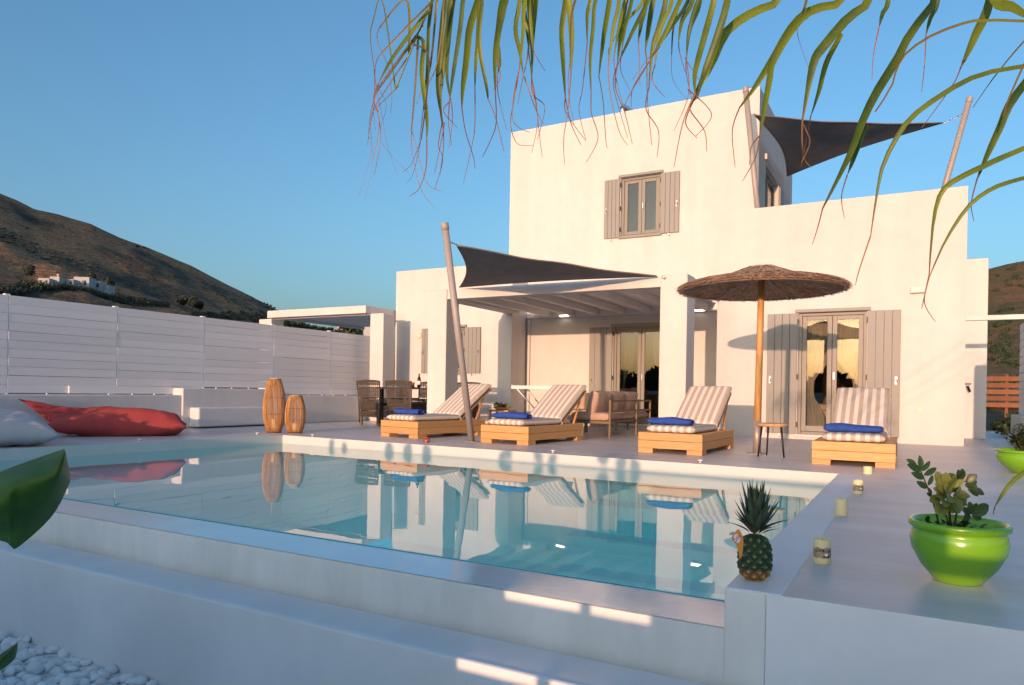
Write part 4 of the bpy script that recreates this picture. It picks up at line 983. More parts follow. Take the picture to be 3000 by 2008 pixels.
for nm, dat in (("eye", ey), ("ripe", rpe)):
    at = o.data.attributes.new(nm, 'FLOAT', 'POINT'); at.data.foreach_set("value", dat)
PLEAF = leafmesh("pineapple_leaf", 1, .20, mat("pineapple_leaf", (.030, .070, .040), .5, 0, 6, col2=(.075, .10, .05), rand=.25), .5, -.10, power=.55)
PTIP = leafmesh("pineapple_leaf_dry", 1, .20, mat("pineapple_leaf_dry", (.10, .075, .03), .6, rand=.2), .5, .25, power=.55)
rq = random.Random(4)
for k in range(62):
    f = k / 61; a = k * 2.39996; tilt = R(3 + 54 * (1 - f) ** 1.6 + rq.uniform(-6, 6)); z = PH - .004 + .05 * f
    L = (.045 + .125 * math.sin(math.pi * min(1, .12 + f * .62))) * rq.uniform(.85, 1.15); rad_ = .022 * (1 - f * .7)
    d_ = Vector((math.sin(tilt) * math.cos(a), math.sin(tilt) * math.sin(a), math.cos(tilt)))
    put_leaf(PTIP if k < 9 else PLEAF, pn, (rad_ * math.cos(a), rad_ * math.sin(a), z), d_, (-math.cos(a), -math.sin(a), .4), L)
# paper tag with its printed mark
TS = .000300
def T(x, y, c=0.0): return loc3((x - 525) * TS, (1375 - y) * TS, .035 + c)
b = MB(); outl = [(248, 682), (275, 690), (318, 765), (332, 850), (326, 960), (305, 1070), (285, 1075), (262, 960), (225, 880), (165, 800), (205, 735)]
n_ = len(outl); b.add([T(x, y) for x, y in outl] + [T(x, y, -.0012) for x, y in outl], [tuple(range(n_)), tuple(range(2 * n_ - 1, n_ - 1, -1))] + [(i, n_ + i, n_ + (i + 1) % n_, (i + 1) % n_) for i in range(n_)])
tg = b.build("paper_tag", ORANGE, pn)
ca, sa = math.cos(R(18)), math.sin(R(18))
def ell(rx, ry, c, nm, m): 
    pts = []
    for i in range(28):
        a = 2 * math.pi * i / 28; ex, ey_ = rx * math.cos(a), ry * math.sin(a); pts.append(T(243 + ex * ca - ey_ * sa, 805 - (ex * sa + ey_ * ca), c))
    MB().add(pts, [tuple(range(28))]).build(nm, m, tg)
ell(43, 62, .0006, "tag_oval", WHITEP)
fc = bpy.data.curves.new("lettering", 'FONT'); fc.body = "Dole"; fc.size = 66 * TS * 1.25; fc.align_x = 'CENTER'; fc.align_y = 'CENTER'; fc.offset = .0002; fc.materials.append(REDINK)
ftmp = bpy.data.objects.new("lettering_source", fc); COL.objects.link(ftmp); bpy.context.view_layer.update()
lme = bpy.data.meshes.new_from_object(ftmp.evaluated_get(bpy.context.evaluated_depsgraph_get())); bpy.data.objects.remove(ftmp); lme.name = "lettering"
fo = bpy.data.objects.new("lettering", lme); COL.objects.link(fo); fo.parent = tg
xa = (VR * math.cos(R(52)) + VU * math.sin(R(52))); ya = (VU * math.cos(R(52)) - VR * math.sin(R(52)))
fo.matrix_basis = Matrix.Translation(T(240, 802, .0012)) @ Matrix((xa, ya, VB)).transposed().to_4x4() @ Matrix.Diagonal((.72, 1.0, 1, 1))
MB().add([T(160, 730, -.004), T(210, 715, -.004), T(205, 760, -.004), T(150, 765, -.004), T(140, 745, -.004)], [(0, 1, 2, 3, 4)]).build("tag_flap", mat("tag_blue", (.3, .36, .5), .5), pn)
MB().tube([T(300, 1050), T(290, 1150, .0), T(320, 1250, .005)], .0012, 5).build("tag_string", ROPE, pn)

# ------------------------------------------------------------------ palm over the terrace corner
def palm_mat():
    m = bpy.data.materials.new("palm_leaflet"); m.use_nodes = True; n = m.node_tree.nodes; l = m.node_tree.links; p = n["Principled BSDF"]; p.inputs["Roughness"].default_value = .45
    oi = n.new("ShaderNodeObjectInfo"); tc = n.new("ShaderNodeTexCoord"); nz = n.new("ShaderNodeTexNoise"); nz.inputs["Scale"].default_value = 9; l.new(tc.outputs["Object"], nz.inputs["Vector"])
    ad = n.new("ShaderNodeMath"); ad.operation = 'MULTIPLY_ADD'; ad.inputs[1].default_value = .55; l.new(oi.outputs["Random"], ad.inputs[0]); l.new(nz.outputs[0], ad.inputs[2])
    c1 = n.new("ShaderNodeValToRGB"); c1.color_ramp.elements[0].position = .35; c1.color_ramp.elements[0].color = (.020, .066, .014, 1); c1.color_ramp.elements[1].position = 1.0; c1.color_ramp.elements[1].color = (.19, .25, .018, 1); l.new(ad.outputs[0], c1.inputs[0])
    at = n.new("ShaderNodeAttribute"); at.attribute_name = "dry"; c2 = n.new("ShaderNodeValToRGB"); e = c2.color_ramp.elements; e[0].position = 0; e[0].color = (.30, .13, .035, 1); e[1].position = 1; e[1].color = (.20, .10, .09, 1); l.new(nz.outputs[0], c2.inputs[0])
    mx = n.new("ShaderNodeMix"); mx.data_type = 'RGBA'; l.new(at.outputs["Fac"], mx.inputs[0]); l.new(c1.outputs[0], mx.inputs[6]); l.new(c2.outputs[0], mx.inputs[7]); l.new(mx.outputs[2], p.inputs["Base Color"])
    t = n.new("ShaderNodeBsdfTranslucent"); l.new(mx.outputs[2], t.inputs[0]); ms = n.new("ShaderNodeMixShader"); ms.inputs[0].default_value = .40; l.new(p.outputs[0], ms.inputs[1]); l.new(t.outputs[0], ms.inputs[2]); l.new(ms.outputs[0], n["Material Output"].inputs[0]); return m
PALM = palm_mat()
palm = thing("palm_tree", "palm whose long fronds hang across the sky above the terrace", "palm tree", (2.1, .9, -2.2))
CAMP = Vector((0, 0, .75)); FPX = 1642.1
def sight(px, py, dist): return CAMP + (cr * ((px - 1171.5) / FPX) + cd * ((py - 895.27) / FPX) + f0) * dist
MB().tube([(0, 0, 0), (.02, .0, 2), (.0, .03, 4.2), (-.05, .05, 5.3)], [.17, .13, .11, .09], 14).build("trunk", mat("palm_trunk", (.16, .12, .08), .95, .4, 8, .8, 30), palm, smooth=True)
CROWN = Vector((-.05, .05, 5.2)) + palm.location
def pparent(o): o.location = -palm.location
def crom(P, n):
    out = []; k = len(P)
    for i in range(n + 1):
        t = i / n * (k - 1); j = min(int(t), k - 2); f = t - j; p0, p1, p2, p3 = P[max(j - 1, 0)], P[j], P[j + 1], P[min(j + 2, k - 1)]
        out.append(0.5 * ((2 * p1) + (p2 - p0) * f + (2 * p0 - 5 * p1 + 4 * p2 - p3) * f * f + (3 * p1 - p0 - 3 * p2 + p3) * f ** 3))
    return out
def rach(pts, nm="frond", rad=(.0045, .0025)):
    """a smooth arching midrib; pts are (px, py, distance) stations past the first two points near the crown"""
    P = [Vector(p) if len(p) == 3 and isinstance(p, Vector) else sight(*p) for p in pts]; Q = crom(P, 60); n = len(Q)
    o = MB().tube(Q, [rad[0] + (rad[1] - rad[0]) * i / (n - 1) for i in range(n)], 7).build(nm, mat("palm_rachis", (.20, .20, .05), .5) if "palm_rachis" not in bpy.data.materials else bpy.data.materials["palm_rachis"], palm, smooth=True); pparent(o)
    o_st = []
    for q in Q:
        v = q - CAMP; dd = v.dot(f0)
        if dd > .8: o_st.append((1171.5 + FPX * v.dot(cr) / dd, 895.27 + FPX * v.dot(cd) / dd, dd))
    return o, o_st
def on_rib(st, px):
    return min(st, key=lambda q: abs(q[0] - px))
rl = random.Random(8)
def leaflet(par, blade, tail, wid, dist, bend=.0, tails=1, root=None):
    """a drooping pinna: V-folded blade that narrows to a dried thread"""
    d1 = dist; nb = len(blade); P = [sight(x, y, d1 + bend * (i / max(1, nb - 1)) ** 2) for i, (x, y) in enumerate(blade)]
    if root: P = [sight(*root)] + P
    Q = crom(P, 14); w = wid * 1.15 * d1 / FPX / 2; vs_ = []; fs = []; dry = []
    yaw_ = rl.uniform(-.5, .5)
    def side(t):
        s_ = t.cross(VB * math.cos(yaw_) + VR * math.sin(yaw_)); return s_.normalized()
    def ribbon(Q, wf, df, fold):
        o0 = len(vs_); n = len(Q)
        for i, p in enumerate(Q):
            t = (Q[min(i + 1, n - 1)] - Q[max(i - 1, 0)]).normalized(); s_ = side(t); nn = s_.cross(t); ww = wf(i / (n - 1))
            vs_.extend([p - s_ * ww + nn * ww * fold, p, p + s_ * ww + nn * ww * fold]); dry.extend([df(i / (n - 1))] * 3)
        for i in range(n - 1):
            a = o0 + 3 * i; fs.extend([(a, a + 1, a + 4, a + 3), (a + 1, a + 2, a + 5, a + 4)])
    if wid > 7: ribbon(Q, lambda v: w * (.62 + .38 * math.sin(math.pi * min(1, v * 1.15))) * (1 - max(0, (v - .72) / .28) ** 1.5 * .72), lambda v: max(0, (v - .86) / .14) * .8, .45)
    else: ribbon(Q, lambda v: w * (1 - .5 * v), lambda v: .15 + .6 * v, .3)
    if tail:
        for k in range(tails):
            T_ = [blade[-1]] + [(x + k * rl.uniform(-26, 26) * (i + 1) / len(tail), y * (1) - k * rl.uniform(0, 50)) for i, (x, y) in enumerate(tail)]
            P = [sight(x, y, d1 + bend + rl.uniform(-.02, .02)) for x, y in T_]; Q2 = crom(P, 6 * len(tail)); tw = max(.0009, min(w * .3, .0022))
            ribbon(Q2, lambda v: tw * (1 - .6 * v), lambda v: 1.0, .2)
    o = MB().add(vs_, fs).build("leaflet", PALM, par, smooth=True)
    at = o.data.attributes.new("dry", 'FLOAT', 'POINT'); at.data.foreach_set("value", dry); return o
def K1(L): return [(820 + x / 3, y / 3) for x, y in L]
def K2(L): return [(1562 + x / 3, y / 3) for x, y in L]
F1 = [([(165,0),(100,150),(82,260),(105,450)],[(130,640),(160,780),(200,1000),(270,1200)],9),([(330,0),(140,200)],[(130,280),(200,450),(230,650),(220,780)],18),([(500,20),(320,200),(140,390)],[(115,470),(110,700),(85,850),(60,1000)],18),
([(470,95),(250,380),(140,570)],[(110,700),(140,800),(150,980),(110,1200)],26),([(435,190),(280,400),(130,610)],[(100,720),(120,900)],12),([(400,250),(280,420),(120,640)],[(80,800),(70,960)],14),([(350,380),(220,570),(110,740)],[(70,900),(100,1100),(40,1390)],12),([(270,600),(95,770)],[],9),
([(540,0),(520,220),(490,480),(440,600)],[(400,720)],18),([(500,30),(480,200),(470,500),(440,800)],[(420,970)],22),([(640,0),(620,200),(590,400),(560,650),(575,850)],[(550,1000),(580,1100),(525,1300)],38),([(600,0),(570,250),(545,600),(580,850)],[(585,1000),(560,1200)],34),
([(410,280),(390,600),(365,900)],[(370,1050),(430,1300),(530,1435)],18),([(450,300),(435,500),(470,800),(470,960)],[(465,1150),(420,1290),(350,1350)],28),([(480,380),(465,700),(430,960)],[(380,1180),(330,1260)],14),([(720,0),(700,200),(650,520),(625,700)],[(620,850),(640,1000)],28),
([(820,0),(760,200),(740,400),(715,600),(710,740)],[(735,900),(790,1080),(800,1160)],44),([(830,40),(820,250),(805,450),(800,600)],[(800,850),(780,1000),(720,1260)],24),([(850,0),(830,300),(880,600),(890,680)],[(940,800),(990,1000),(1000,1040)],24),([(990,0),(960,200),(935,400),(940,640)],[(945,850),(900,980),(850,1080)],40),
([(962,300),(970,450),(955,520)],[(960,650),(1020,900)],26),([(1110,0),(1080,200),(1110,360),(1130,500)],[(1180,650),(1230,780),(1270,850)],28),([(1145,0),(1130,250),(1105,480)],[(1070,680),(1045,850),(1090,985),(1200,1000)],24),([(1175,0),(1195,300),(1190,540)],[(1215,700),(1230,850),(1190,1050)],28),
([(1225,0),(1205,200),(1185,500)],[(1220,700),(1240,900),(1262,1080)],32),([(1420,0),(1395,200),(1405,450),(1420,670)],[(1460,850),(1530,1000)],34),([(1445,0),(1465,250),(1460,500)],[(1440,750),(1410,950),(1415,1130)],38),([(1490,0),(1460,150),(1455,400)],[(1440,600),(1480,860)],18),
([(1590,0),(1570,100),(1570,300)],[(1540,600),(1515,760),(1560,960)],24),([(1630,0),(1610,200),(1590,420),(1598,650)],[(1600,780),(1645,950),(1565,1115)],24),([(1720,0),(1680,250),(1650,520)],[(1680,700),(1700,980),(1720,1025)],36),([(1790,0),(1750,200),(1715,460)],[(1730,650),(1790,900),(1850,1000)],26),
([(1840,0),(1800,250),(1780,430)],[(1765,600),(1830,780),(1880,990)],28),([(1990,0),(1880,220),(1785,430)],[(1750,550),(1770,680),(1850,950)],26),([(2025,0),(1990,200),(1970,340)],[(1980,450),(1985,700),(2015,1000)],32),([(2110,0),(2060,200),(2020,330),(1995,600)],[(1975,750),(2060,900),(2050,1080)],32),
([(2210,0),(2080,280),(2000,420)],[(1880,620),(1820,740)],28),([(2200,30),(2160,200),(2150,370)],[(2160,550),(2260,690)],16),([(2340,0),(2270,200),(2250,400)],[(2250,500),(2290,700)],34)]
F2 = [([(110,0),(50,200),(25,400)],[(40,650),(-60,900)],26),([(215,0),(150,250),(85,500),(85,640)],[(0,850),(-60,1150)],38),([(310,0),(240,250),(150,500),(100,670)],[(50,750),(150,900),(165,1040)],44),([(660,0),(480,90),(300,220),(200,430),(110,600),(60,720)],[(20,850),(100,950)],52),
([(1100,0),(880,75),(740,200),(620,400),(500,590),(390,740)],[(340,900),(360,1150)],54),([(870,80),(740,220),(610,430),(590,550),(550,780),(530,930)],[(500,1080),(410,1245)],46),([(850,0),(820,90),(800,150)],[(790,250),(870,480)],20),
([(1280,0),(1130,130),(960,330),(900,420),(860,600),(820,840)],[(820,1000),(840,1100),(880,1150)],56),([(1090,230),(980,430),(930,620),(880,790)],[(840,1000),(810,1150)],42),([(1410,0),(1370,100),(1350,180)],[(1310,380),(1300,550)],28),
([(1720,0),(1560,220),(1450,430),(1330,620),(1230,820),(1150,1040),(1060,1230),(960,1430)],[(930,1550),(890,1680)],58),([(1260,860),(1170,1080),(1130,1200)],[(1090,1350),(1110,1500)],34),([(1750,0),(1700,130),(1670,240)],[(1660,450),(1640,630)],26)]
F3 = [([(2450,150),(2060,140),(1900,170),(1700,250),(1540,360),(1470,470),(1430,600),(1320,770)],[],20),([(2100,0),(2000,250),(1910,460)],[(1850,590),(1640,880)],56),([(2450,440),(2100,500),(1900,580),(1680,720),(1540,840),(1450,980),(1370,1150),(1330,1350),(1290,1620)],[(1210,1860),(1185,1960)],32),
([(2400,230),(2160,500),(1990,740)],[],15),([(2450,480),(2250,700),(2170,880),(2080,1080),(2020,1230)],[(1980,1400),(2000,1520)],50),([(2450,980),(2200,1080),(2050,1150),(1850,1250),(1760,1350),(1715,1560),(1690,1900)],[(1640,2120)],34),([(2450,1200),(2250,1250),(2100,1310),(1950,1430),(1800,1660),(1690,1910)],[(1660,2080),(1735,2210)],26),
([(2130,-10),(2260,60),(2420,150)],[],70),([(2420,300),(2250,650),(2200,800)],[],16)]
V_ = Vector
fa, sa_ = rach([CROWN, CROWN + V_((-.35, .55, .22)), (2560, -330, 2.05), (2200, -215, 2.12), (1800, -135, 2.2), (1400, -75, 2.3), (1100, -42, 2.38), (1000, -18, 2.4), (978, 30, 2.41), (953, 85, 2.42), (905, 205, 2.43)])
fb, sb_ = rach([CROWN, CROWN + V_((-.25, .5, .08)), (2700, -290, 1.85), (2300, -165, 1.9), (1950, -110, 1.97), (1640, -80, 2.05)])
fc_, sc_ = rach([CROWN, CROWN + V_((-.1, .5, -.1)), (2580, -120, 1.75), (2475, 150, 1.75), (2440, 480, 1.78), (2425, 900, 1.8)])
def hang(par, st, bl, tail, w, tails=1):
    x, y = bl[0]
    if y < 2:
        q = on_rib(st, x + 10); d_ = q[2]; leaflet(par, bl, tail, w, d_ + rl.uniform(-.06, .06), rl.uniform(-.10, .10), tails, q)
    else:
        q = min(st, key=lambda s_: math.hypot(s_[0] - x, s_[1] - y)); d_ = q[2]
        leaflet(par, bl, tail, w, d_ + rl.uniform(-.03, .03), rl.uniform(-.06, .08), tails, q if math.hypot(q[0] - x, q[1] - y) < 60 else None)
for L_, T_, w in F1: hang(fa, sa_, K1(L_), K1(T_), w / 3, 2 if rl.random() < .35 else 1)
for L_, T_, w in F1:
    if rl.random() < .45 and L_[0][1] < 2:
        dx = rl.choice((-1, 1)) * rl.uniform(28, 60); q = rl.uniform(.62, .95); hang(fa, sa_, K1([(x + dx + (y / 700) * rl.uniform(-25, 25), y * q) for x, y in L_]), K1([(x + dx, y * q) for x, y in T_[:2]]), w / 3 * .85)
for L_, T_, w in F2: hang(fb, sb_, K2(L_), K2(T_), w / 3, 2 if rl.random() < .3 else 1)
for L_, T_, w in F3:
    bl = K2(L_); x, y = bl[0]
    if y < 2: hang(fb, sb_, bl, K2(T_), w / 3)
    else: leaflet(fc_, bl, K2(T_), w / 3, rl.uniform(1.74, 1.82), rl.uniform(-.05, .08), 1, min(sc_, key=lambda s_: abs(s_[1] - y + 20)))
leaflet(fc_, [(2460, 900), (2400, 1030), (2322, 1096), (2294, 1130), (2276, 1160)], [(2272, 1178)], 9, 1.7)
# ------------------------------------------------------------------ banana plant at the front corner
bn = thing("banana_plant", "dark green banana leaf reaching in beside the pebble bed", "banana plant", (-2.6, .75, -.9))
MB().tube([(0, 0, 0), (.02, .0, .5), (.05, .05, 1.0)], [.07, .05, .03], 12).build("stem", mat("banana_stem", (.12, .16, .05), .6, .3, 4), bn, smooth=True)
def bleaf(top, crease, bot, d_top, d_cr, d_bot, nm="leaf"):
    n = 30; T1 = crom([Vector((*p, 0)) for p in top], n); C1 = crom([Vector((*p, 0)) for p in crease], n); B1 = crom([Vector((*p, 0)) for p in bot], n); vs_ = []; fs = []; K = 12
    for i in range(n + 1):
        for k in range(K + 1):
            f = k / K
            if f < .4: g = f / .4; p = T1[i].lerp(C1[i], g); d_ = d_top + (d_cr - d_top) * math.sin(g * math.pi / 2)
            else: g = (f - .4) / .6; p = C1[i].lerp(B1[i], g); d_ = d_cr + (d_bot - d_cr) * g ** 1.4
            p3 = sight(p.x, p.y, d_ + .012 * mnoise.noise(Vector((i * .25, k * .12, 1.7)))); vs_.append(p3)
    for i in range(n):
        for k in range(K): a = i * (K + 1) + k; fs.append((a, a + 1, a + K + 2, a + K + 1))
    o = MB().add(vs_, fs).build(nm, BANANA, bn, smooth=True); o.location = -bn.location; return o
bleaf([(-160, 1150), (0, 1080), (75, 1052), (147, 1027)], [(-160, 1235), (0, 1154), (34, 1116), (75, 1099), (124, 1091), (141, 1058), (148, 1030)], [(-160, 1200), (0, 1237), (23, 1249), (42, 1252), (117, 1184), (156, 1113), (160, 1089), (151, 1038)], 1.86, 1.66, 1.80)
bleaf([(-60, 1530), (0, 1497), (40, 1470)], [(-60, 1545), (0, 1512), (40, 1475)], [(-60, 1560), (0, 1534), (30, 1512), (39, 1490), (41, 1472)], 1.6, 1.55, 1.6)
MB().tube([sight(-160, 1235, 1.68) - bn.location, sight(-330, 1330, 1.75) - bn.location, Vector((.05, .05, 1.0))], [.006, .012, .02], 8).build("leaf_stalk", mat("leaf_stalk", (.12, .2, .05), .5), bn, smooth=True)

# ------------------------------------------------------------------ hills
def hillmat(name, straw, dry, scrub, rock, sc, thr):
    m = bpy.data.materials.new(name); m.use_nodes = True; n = m.node_tree.nodes; l = m.node_tree.links; p = n["Principled BSDF"]; p.inputs["Roughness"].default_value = .95; p.inputs["Specular IOR Level"].default_value = .1
    tc = n.new("ShaderNodeTexCoord")
    def nz(scale, stretch, detail=6, rough=.65, dist=0.0):
        mp = n.new("ShaderNodeMapping"); mp.inputs["Scale"].default_value = stretch; l.new(tc.outputs["Object"], mp.inputs[0])
        t = n.new("ShaderNodeTexNoise"); t.inputs["Scale"].default_value = scale; t.inputs["Detail"].default_value = detail; t.inputs["Roughness"].default_value = rough; t.inputs["Distortion"].default_value = dist; l.new(mp.outputs[0], t.inputs["Vector"]); return t.outputs["Fac"]
    def ramp(fac, stops):
        r = n.new("ShaderNodeValToRGB"); e = r.color_ramp.elements; e[0].position, e[0].color = stops[0][0], (*stops[0][1], 1); e[1].position, e[1].color = stops[-1][0], (*stops[-1][1], 1)
        for q, c in stops[1:-1]: x = e.new(q); x.color = (*c, 1)
        l.new(fac, r.inputs[0]); return r.outputs[0]
    def mix(f, a, b):
        x = n.new("ShaderNodeMix"); x.data_type = 'RGBA'; l.new(f, x.inputs[0]); l.new(a, x.inputs[6]); l.new(b, x.inputs[7]); return x.outputs[2]
    def step(fac, lo, hi):
        r = n.new("ShaderNodeMapRange"); r.inputs["From Min"].default_value = lo; r.inputs["From Max"].default_value = hi; r.clamp = True; l.new(fac, r.inputs["Value"]); return r.outputs[0]
    terr = nz(sc, (1, 1, 16), 4, .6, .3)
    base_ = ramp(terr, [(.36, dry), (.48, straw), (.55, dry), (.66, straw)])
    big = nz(sc * .35, (1, 1, 1.5), 5); c = mix(step(big, thr - .04, thr + .10), base_, ramp(nz(sc * 9, (1, 1, 1)), [(.35, scrub), (.7, tuple(q * 1.9 for q in scrub))]))
    c = mix(step(nz(sc * 6, (1, 1, 2.2), 5, .7), .56, .66), c, ramp(nz(sc * 14, (1, 1, 1)), [(.4, scrub), (.7, tuple(q * 1.6 for q in scrub))]))
    c = mix(step(nz(sc * 8, (1, 1, 6), 4, .7), .66, .72), c, ramp(terr, [(.3, rock), (.7, tuple(q * .7 for q in rock))]))
    fine = n.new("ShaderNodeMapRange"); fine.inputs["From Min"].default_value = .3; fine.inputs["From Max"].default_value = .7; fine.inputs["To Min"].default_value = .45; fine.inputs["To Max"].default_value = 1.45; l.new(nz(sc * 20, (1, 1, 2.5), 5, .75), fine.inputs["Value"])
    hv = n.new("ShaderNodeHueSaturation"); l.new(c, hv.inputs["Color"]); l.new(fine.outputs[0], hv.inputs["Value"]); l.new(hv.outputs[0], p.inputs["Base Color"])
    bp = n.new("ShaderNodeBump"); bp.inputs["Strength"].default_value = 1; bp.inputs["Distance"].default_value = 3 * .04 / sc; l.new(nz(sc * 7, (1, 1, 3)), bp.inputs["Height"]); l.new(bp.outputs[0], p.inputs["Normal"]); return m
def interp(tab, x):
    for (x0, y0), (x1, y1) in zip(tab, tab[1:]):
        if x0 <= x <= x1: return y0 + (y1 - y0) * (x - x0) / (x1 - x0)
    return tab[0][1] if x < tab[0][0] else tab[-1][1]
RID = [(-500, 210), (-200, 365), (0, 446), (33, 459), (73, 479), (127, 491), (200, 512), (267, 544), (334, 567), (434, 609), (511, 649), (567, 676), (631, 709), (700, 742), (780, 778), (900, 812)]
def hzn(px): return 895.27 - math.tan(ROLL) * -(px - 1171.5) if False else 895.27 + math.tan(-ROLL) * (px - 1171.5)
def hill_point(px, t):
    """a slope that runs away from the camera on the fence side: foot near, ridge far"""
    d_ = cr * ((px - 1171.5) / FPX) + f0; X = -110 - 330 * t
    k = X / (d_.x - .14 * d_.y); x, y = d_.x * k, d_.y * k
    py = hzn(px) + 14 - (hzn(px) + 14 - interp(RID, px)) * (t ** .95)
    z = .75 + (hzn(px) - py) * k / FPX
    return Vector((x, y, z))
b = MB(); NP, NT = 150, 70; vs_ = []; fs = []
for i in range(NP + 1):
    px = -480 + 1330 * i / NP
    for j in range(NT + 1):
        t = j / NT; p = hill_point(px, t)
        q = fbm((p.y * .02, t * 6, 3.3), 5) * 5.0 * math.sin(math.pi * min(1, t * 1.02)) ** .6 + fbm((p.y * .09, t * 40, 7), 3) * .9 * min(1, 8 * (1 - t) + .25)
        p.z += q * min(1, (k_ := abs(p.z) / 25 + .15)); vs_.append(p)
    # the back of the ridge falls away
    p = hill_point(px, 1.0); vs_.append(Vector((p.x - 300, p.y - 20, -5)))
for i in range(NP):
    for j in range(NT + 1): a = i * (NT + 2) + j; fs.append((a, a + NT + 2, a + NT + 3, a + 1))
HM = hillmat("dry_terraced_hill", (.54, .29, .15), (.30, .17, .10), (.060, .062, .050), (.40, .34, .28), .045, .54)
hl = b.add(vs_, fs).build("hill", HM, smooth=True); tag(hl, kind="structure")
rh = random.Random(17)
def clump(b, c, r_, n, leaf, squash=.8, rr_=rh):
    """leaf-sized faces through a rounded volume with gaps"""
    for k in range(n):
        while True:
            v = Vector((rr_.uniform(-1, 1), rr_.uniform(-1, 1), rr_.uniform(-1, 1)))
            if .35 < v.length < 1: break
        p = c + Vector((v.x * r_, v.y * r_, v.z * r_ * squash)); u = Vector((rr_.uniform(-1, 1), rr_.uniform(-1, 1), rr_.uniform(-1, 1))).normalized(); w = u.cross(v).normalized(); s_ = leaf * rr_.uniform(.6, 1.3)
        b.add([p - u * s_, p + w * s_ * .6, p + u * s_, p - w * s_ * .6], [(0, 1, 2, 3)])
FOL_FAR = mat("far_foliage", (.050, .060, .040), .8, .4, .6, rand=.2)
FOL = mat("evergreen_foliage", (.035, .060, .018), .6, .4, 2.0, transl=.15, rand=.15)
BARK = mat("bark", (.10, .07, .05), .95, .4, 6)
# scrub over the left hill: nobody could count it
b = MB()
for k in range(6500):
    px = rh.uniform(-60, 690); t = rh.random() ** .8
    p = hill_point(px, t); nz_ = fbm((p.y * .012, t * 5, 1.5), 4)
    if nz_ < rh.uniform(-.05, .55) : continue
    s_ = rh.uniform(.3, 1.0) * (.5 + t); c = p + Vector((0, 0, .2))
    n = 6; top = [c + Vector((rh.uniform(-.3, .3) * s_, rh.uniform(-.3, .3) * s_, s_ * .9))]; ring = [c + Vector((math.cos(a) * s_ * rh.uniform(.7, 1.3), math.sin(a) * s_ * rh.uniform(.7, 1.3), s_ * .25)) for a in [i * 1.047 for i in range(6)]]
    b.add(top + ring, [(0, i + 1, (i + 1) % 6 + 1) for i in range(6)])
tag(b.build("hill_scrub", FOL_FAR), kind="stuff")
def tree(label, p, h, r_, n, leaf, group=None, nm="tree", fol=FOL_FAR, trunk=.35, lobes=7):
    t = thing(nm, label, "tree", p, 0, group); rr_ = random.Random(int(abs(p[0] * 13 + p[1] * 7)) + lobes)
    b = MB(); b.tube([(0, 0, -.5), (.05 * h, 0, h * trunk), (.02 * h, .03 * h, h * .75)], [h * .04, h * .03, h * .01], 7)
    for k in range(4): a = rr_.uniform(0, 6.28); b.tube([(.04 * h, 0, h * trunk), (math.cos(a) * r_ * .6, math.sin(a) * r_ * .6, h * .7)], [h * .018, h * .006], 5)
    b.build("trunk", BARK, t); b = MB()
    for k in range(lobes):
        a = rr_.uniform(0, 6.28); q = rr_.uniform(0, .6) * r_; clump(b, Vector((q * math.cos(a), q * math.sin(a), h * rr_.uniform(.5, .85))), r_ * rr_.uniform(.35, .6), n // lobes, leaf, .8, rr_)
    b.build("crown", fol, t); return t
def hp_at(px, py):
    """the point of the left slope that is seen at this height"""
    t0, t1 = 0, 1
    for _ in range(30):
        tm = (t0 + t1) / 2; q = hzn(px) + 14 - (hzn(px) + 14 - interp(RID, px)) * (tm ** .95)
        if q > py: t0 = tm
        else: t1 = tm
    return hill_point(px, t0)
hill_inv = hl.matrix_world.inverted()
bpy.context.view_layer.update()
def drop(p):
    ok, loc, nn, i = hl.ray_cast(Vector((p.x, p.y, 400)), Vector((0, 0, -1))); return loc if ok else p
for lab, px, py, h, r_ in (("dark round tree just uphill of the farmhouse chimney end", 62, 640, 5.2, 2.6), ("dark round tree standing against the farmhouse wall", 206, 659, 4.6, 2.6), ("dark bush tree at the low end of the farmhouse row", 242, 661, 4.2, 2.6),
    ("tree of the dark clump above the fence, on its uphill side", 412, 697, 4.4, 3.0), ("tallest tree of the dark clump above the fence", 436, 697, 5.4, 3.2), ("tree of the dark clump above the fence, on its downhill side", 452, 700, 4.0, 2.6)):
    p = drop(hp_at(px, py)); tree(lab, tuple(p), h * 1.25, r_ * 1.1, 1700, .42, None)
b = MB(); 
for k in range(150):   # a dark belt of bushes along the foot of the slope
    px = -20 + 400 * k / 149; py = interp([(-20, 668), (60, 668), (130, 674), (200, 678), (300, 690), (390, 702)], px) + rh.uniform(-4, 6)
    p = drop(hp_at(px, py)); clump(b, p + Vector((0, 0, .9)), rh.uniform(1.3, 2.3), 60, .36)
tag(b.build("scrub_belt", FOL_FAR), kind="stuff")
b = MB()
for k in range(130):
    px = 440 + 190 * k / 129; p = drop(hp_at(px, interp([(440, 712), (520, 716), (600, 728), (640, 738)], px) + rh.uniform(-8, 8))); clump(b, p + Vector((0, 0, .8)), rh.uniform(1.0, 2.0), 50, .36)
tag(b.build("scrub_belt", FOL_FAR), kind="stuff")
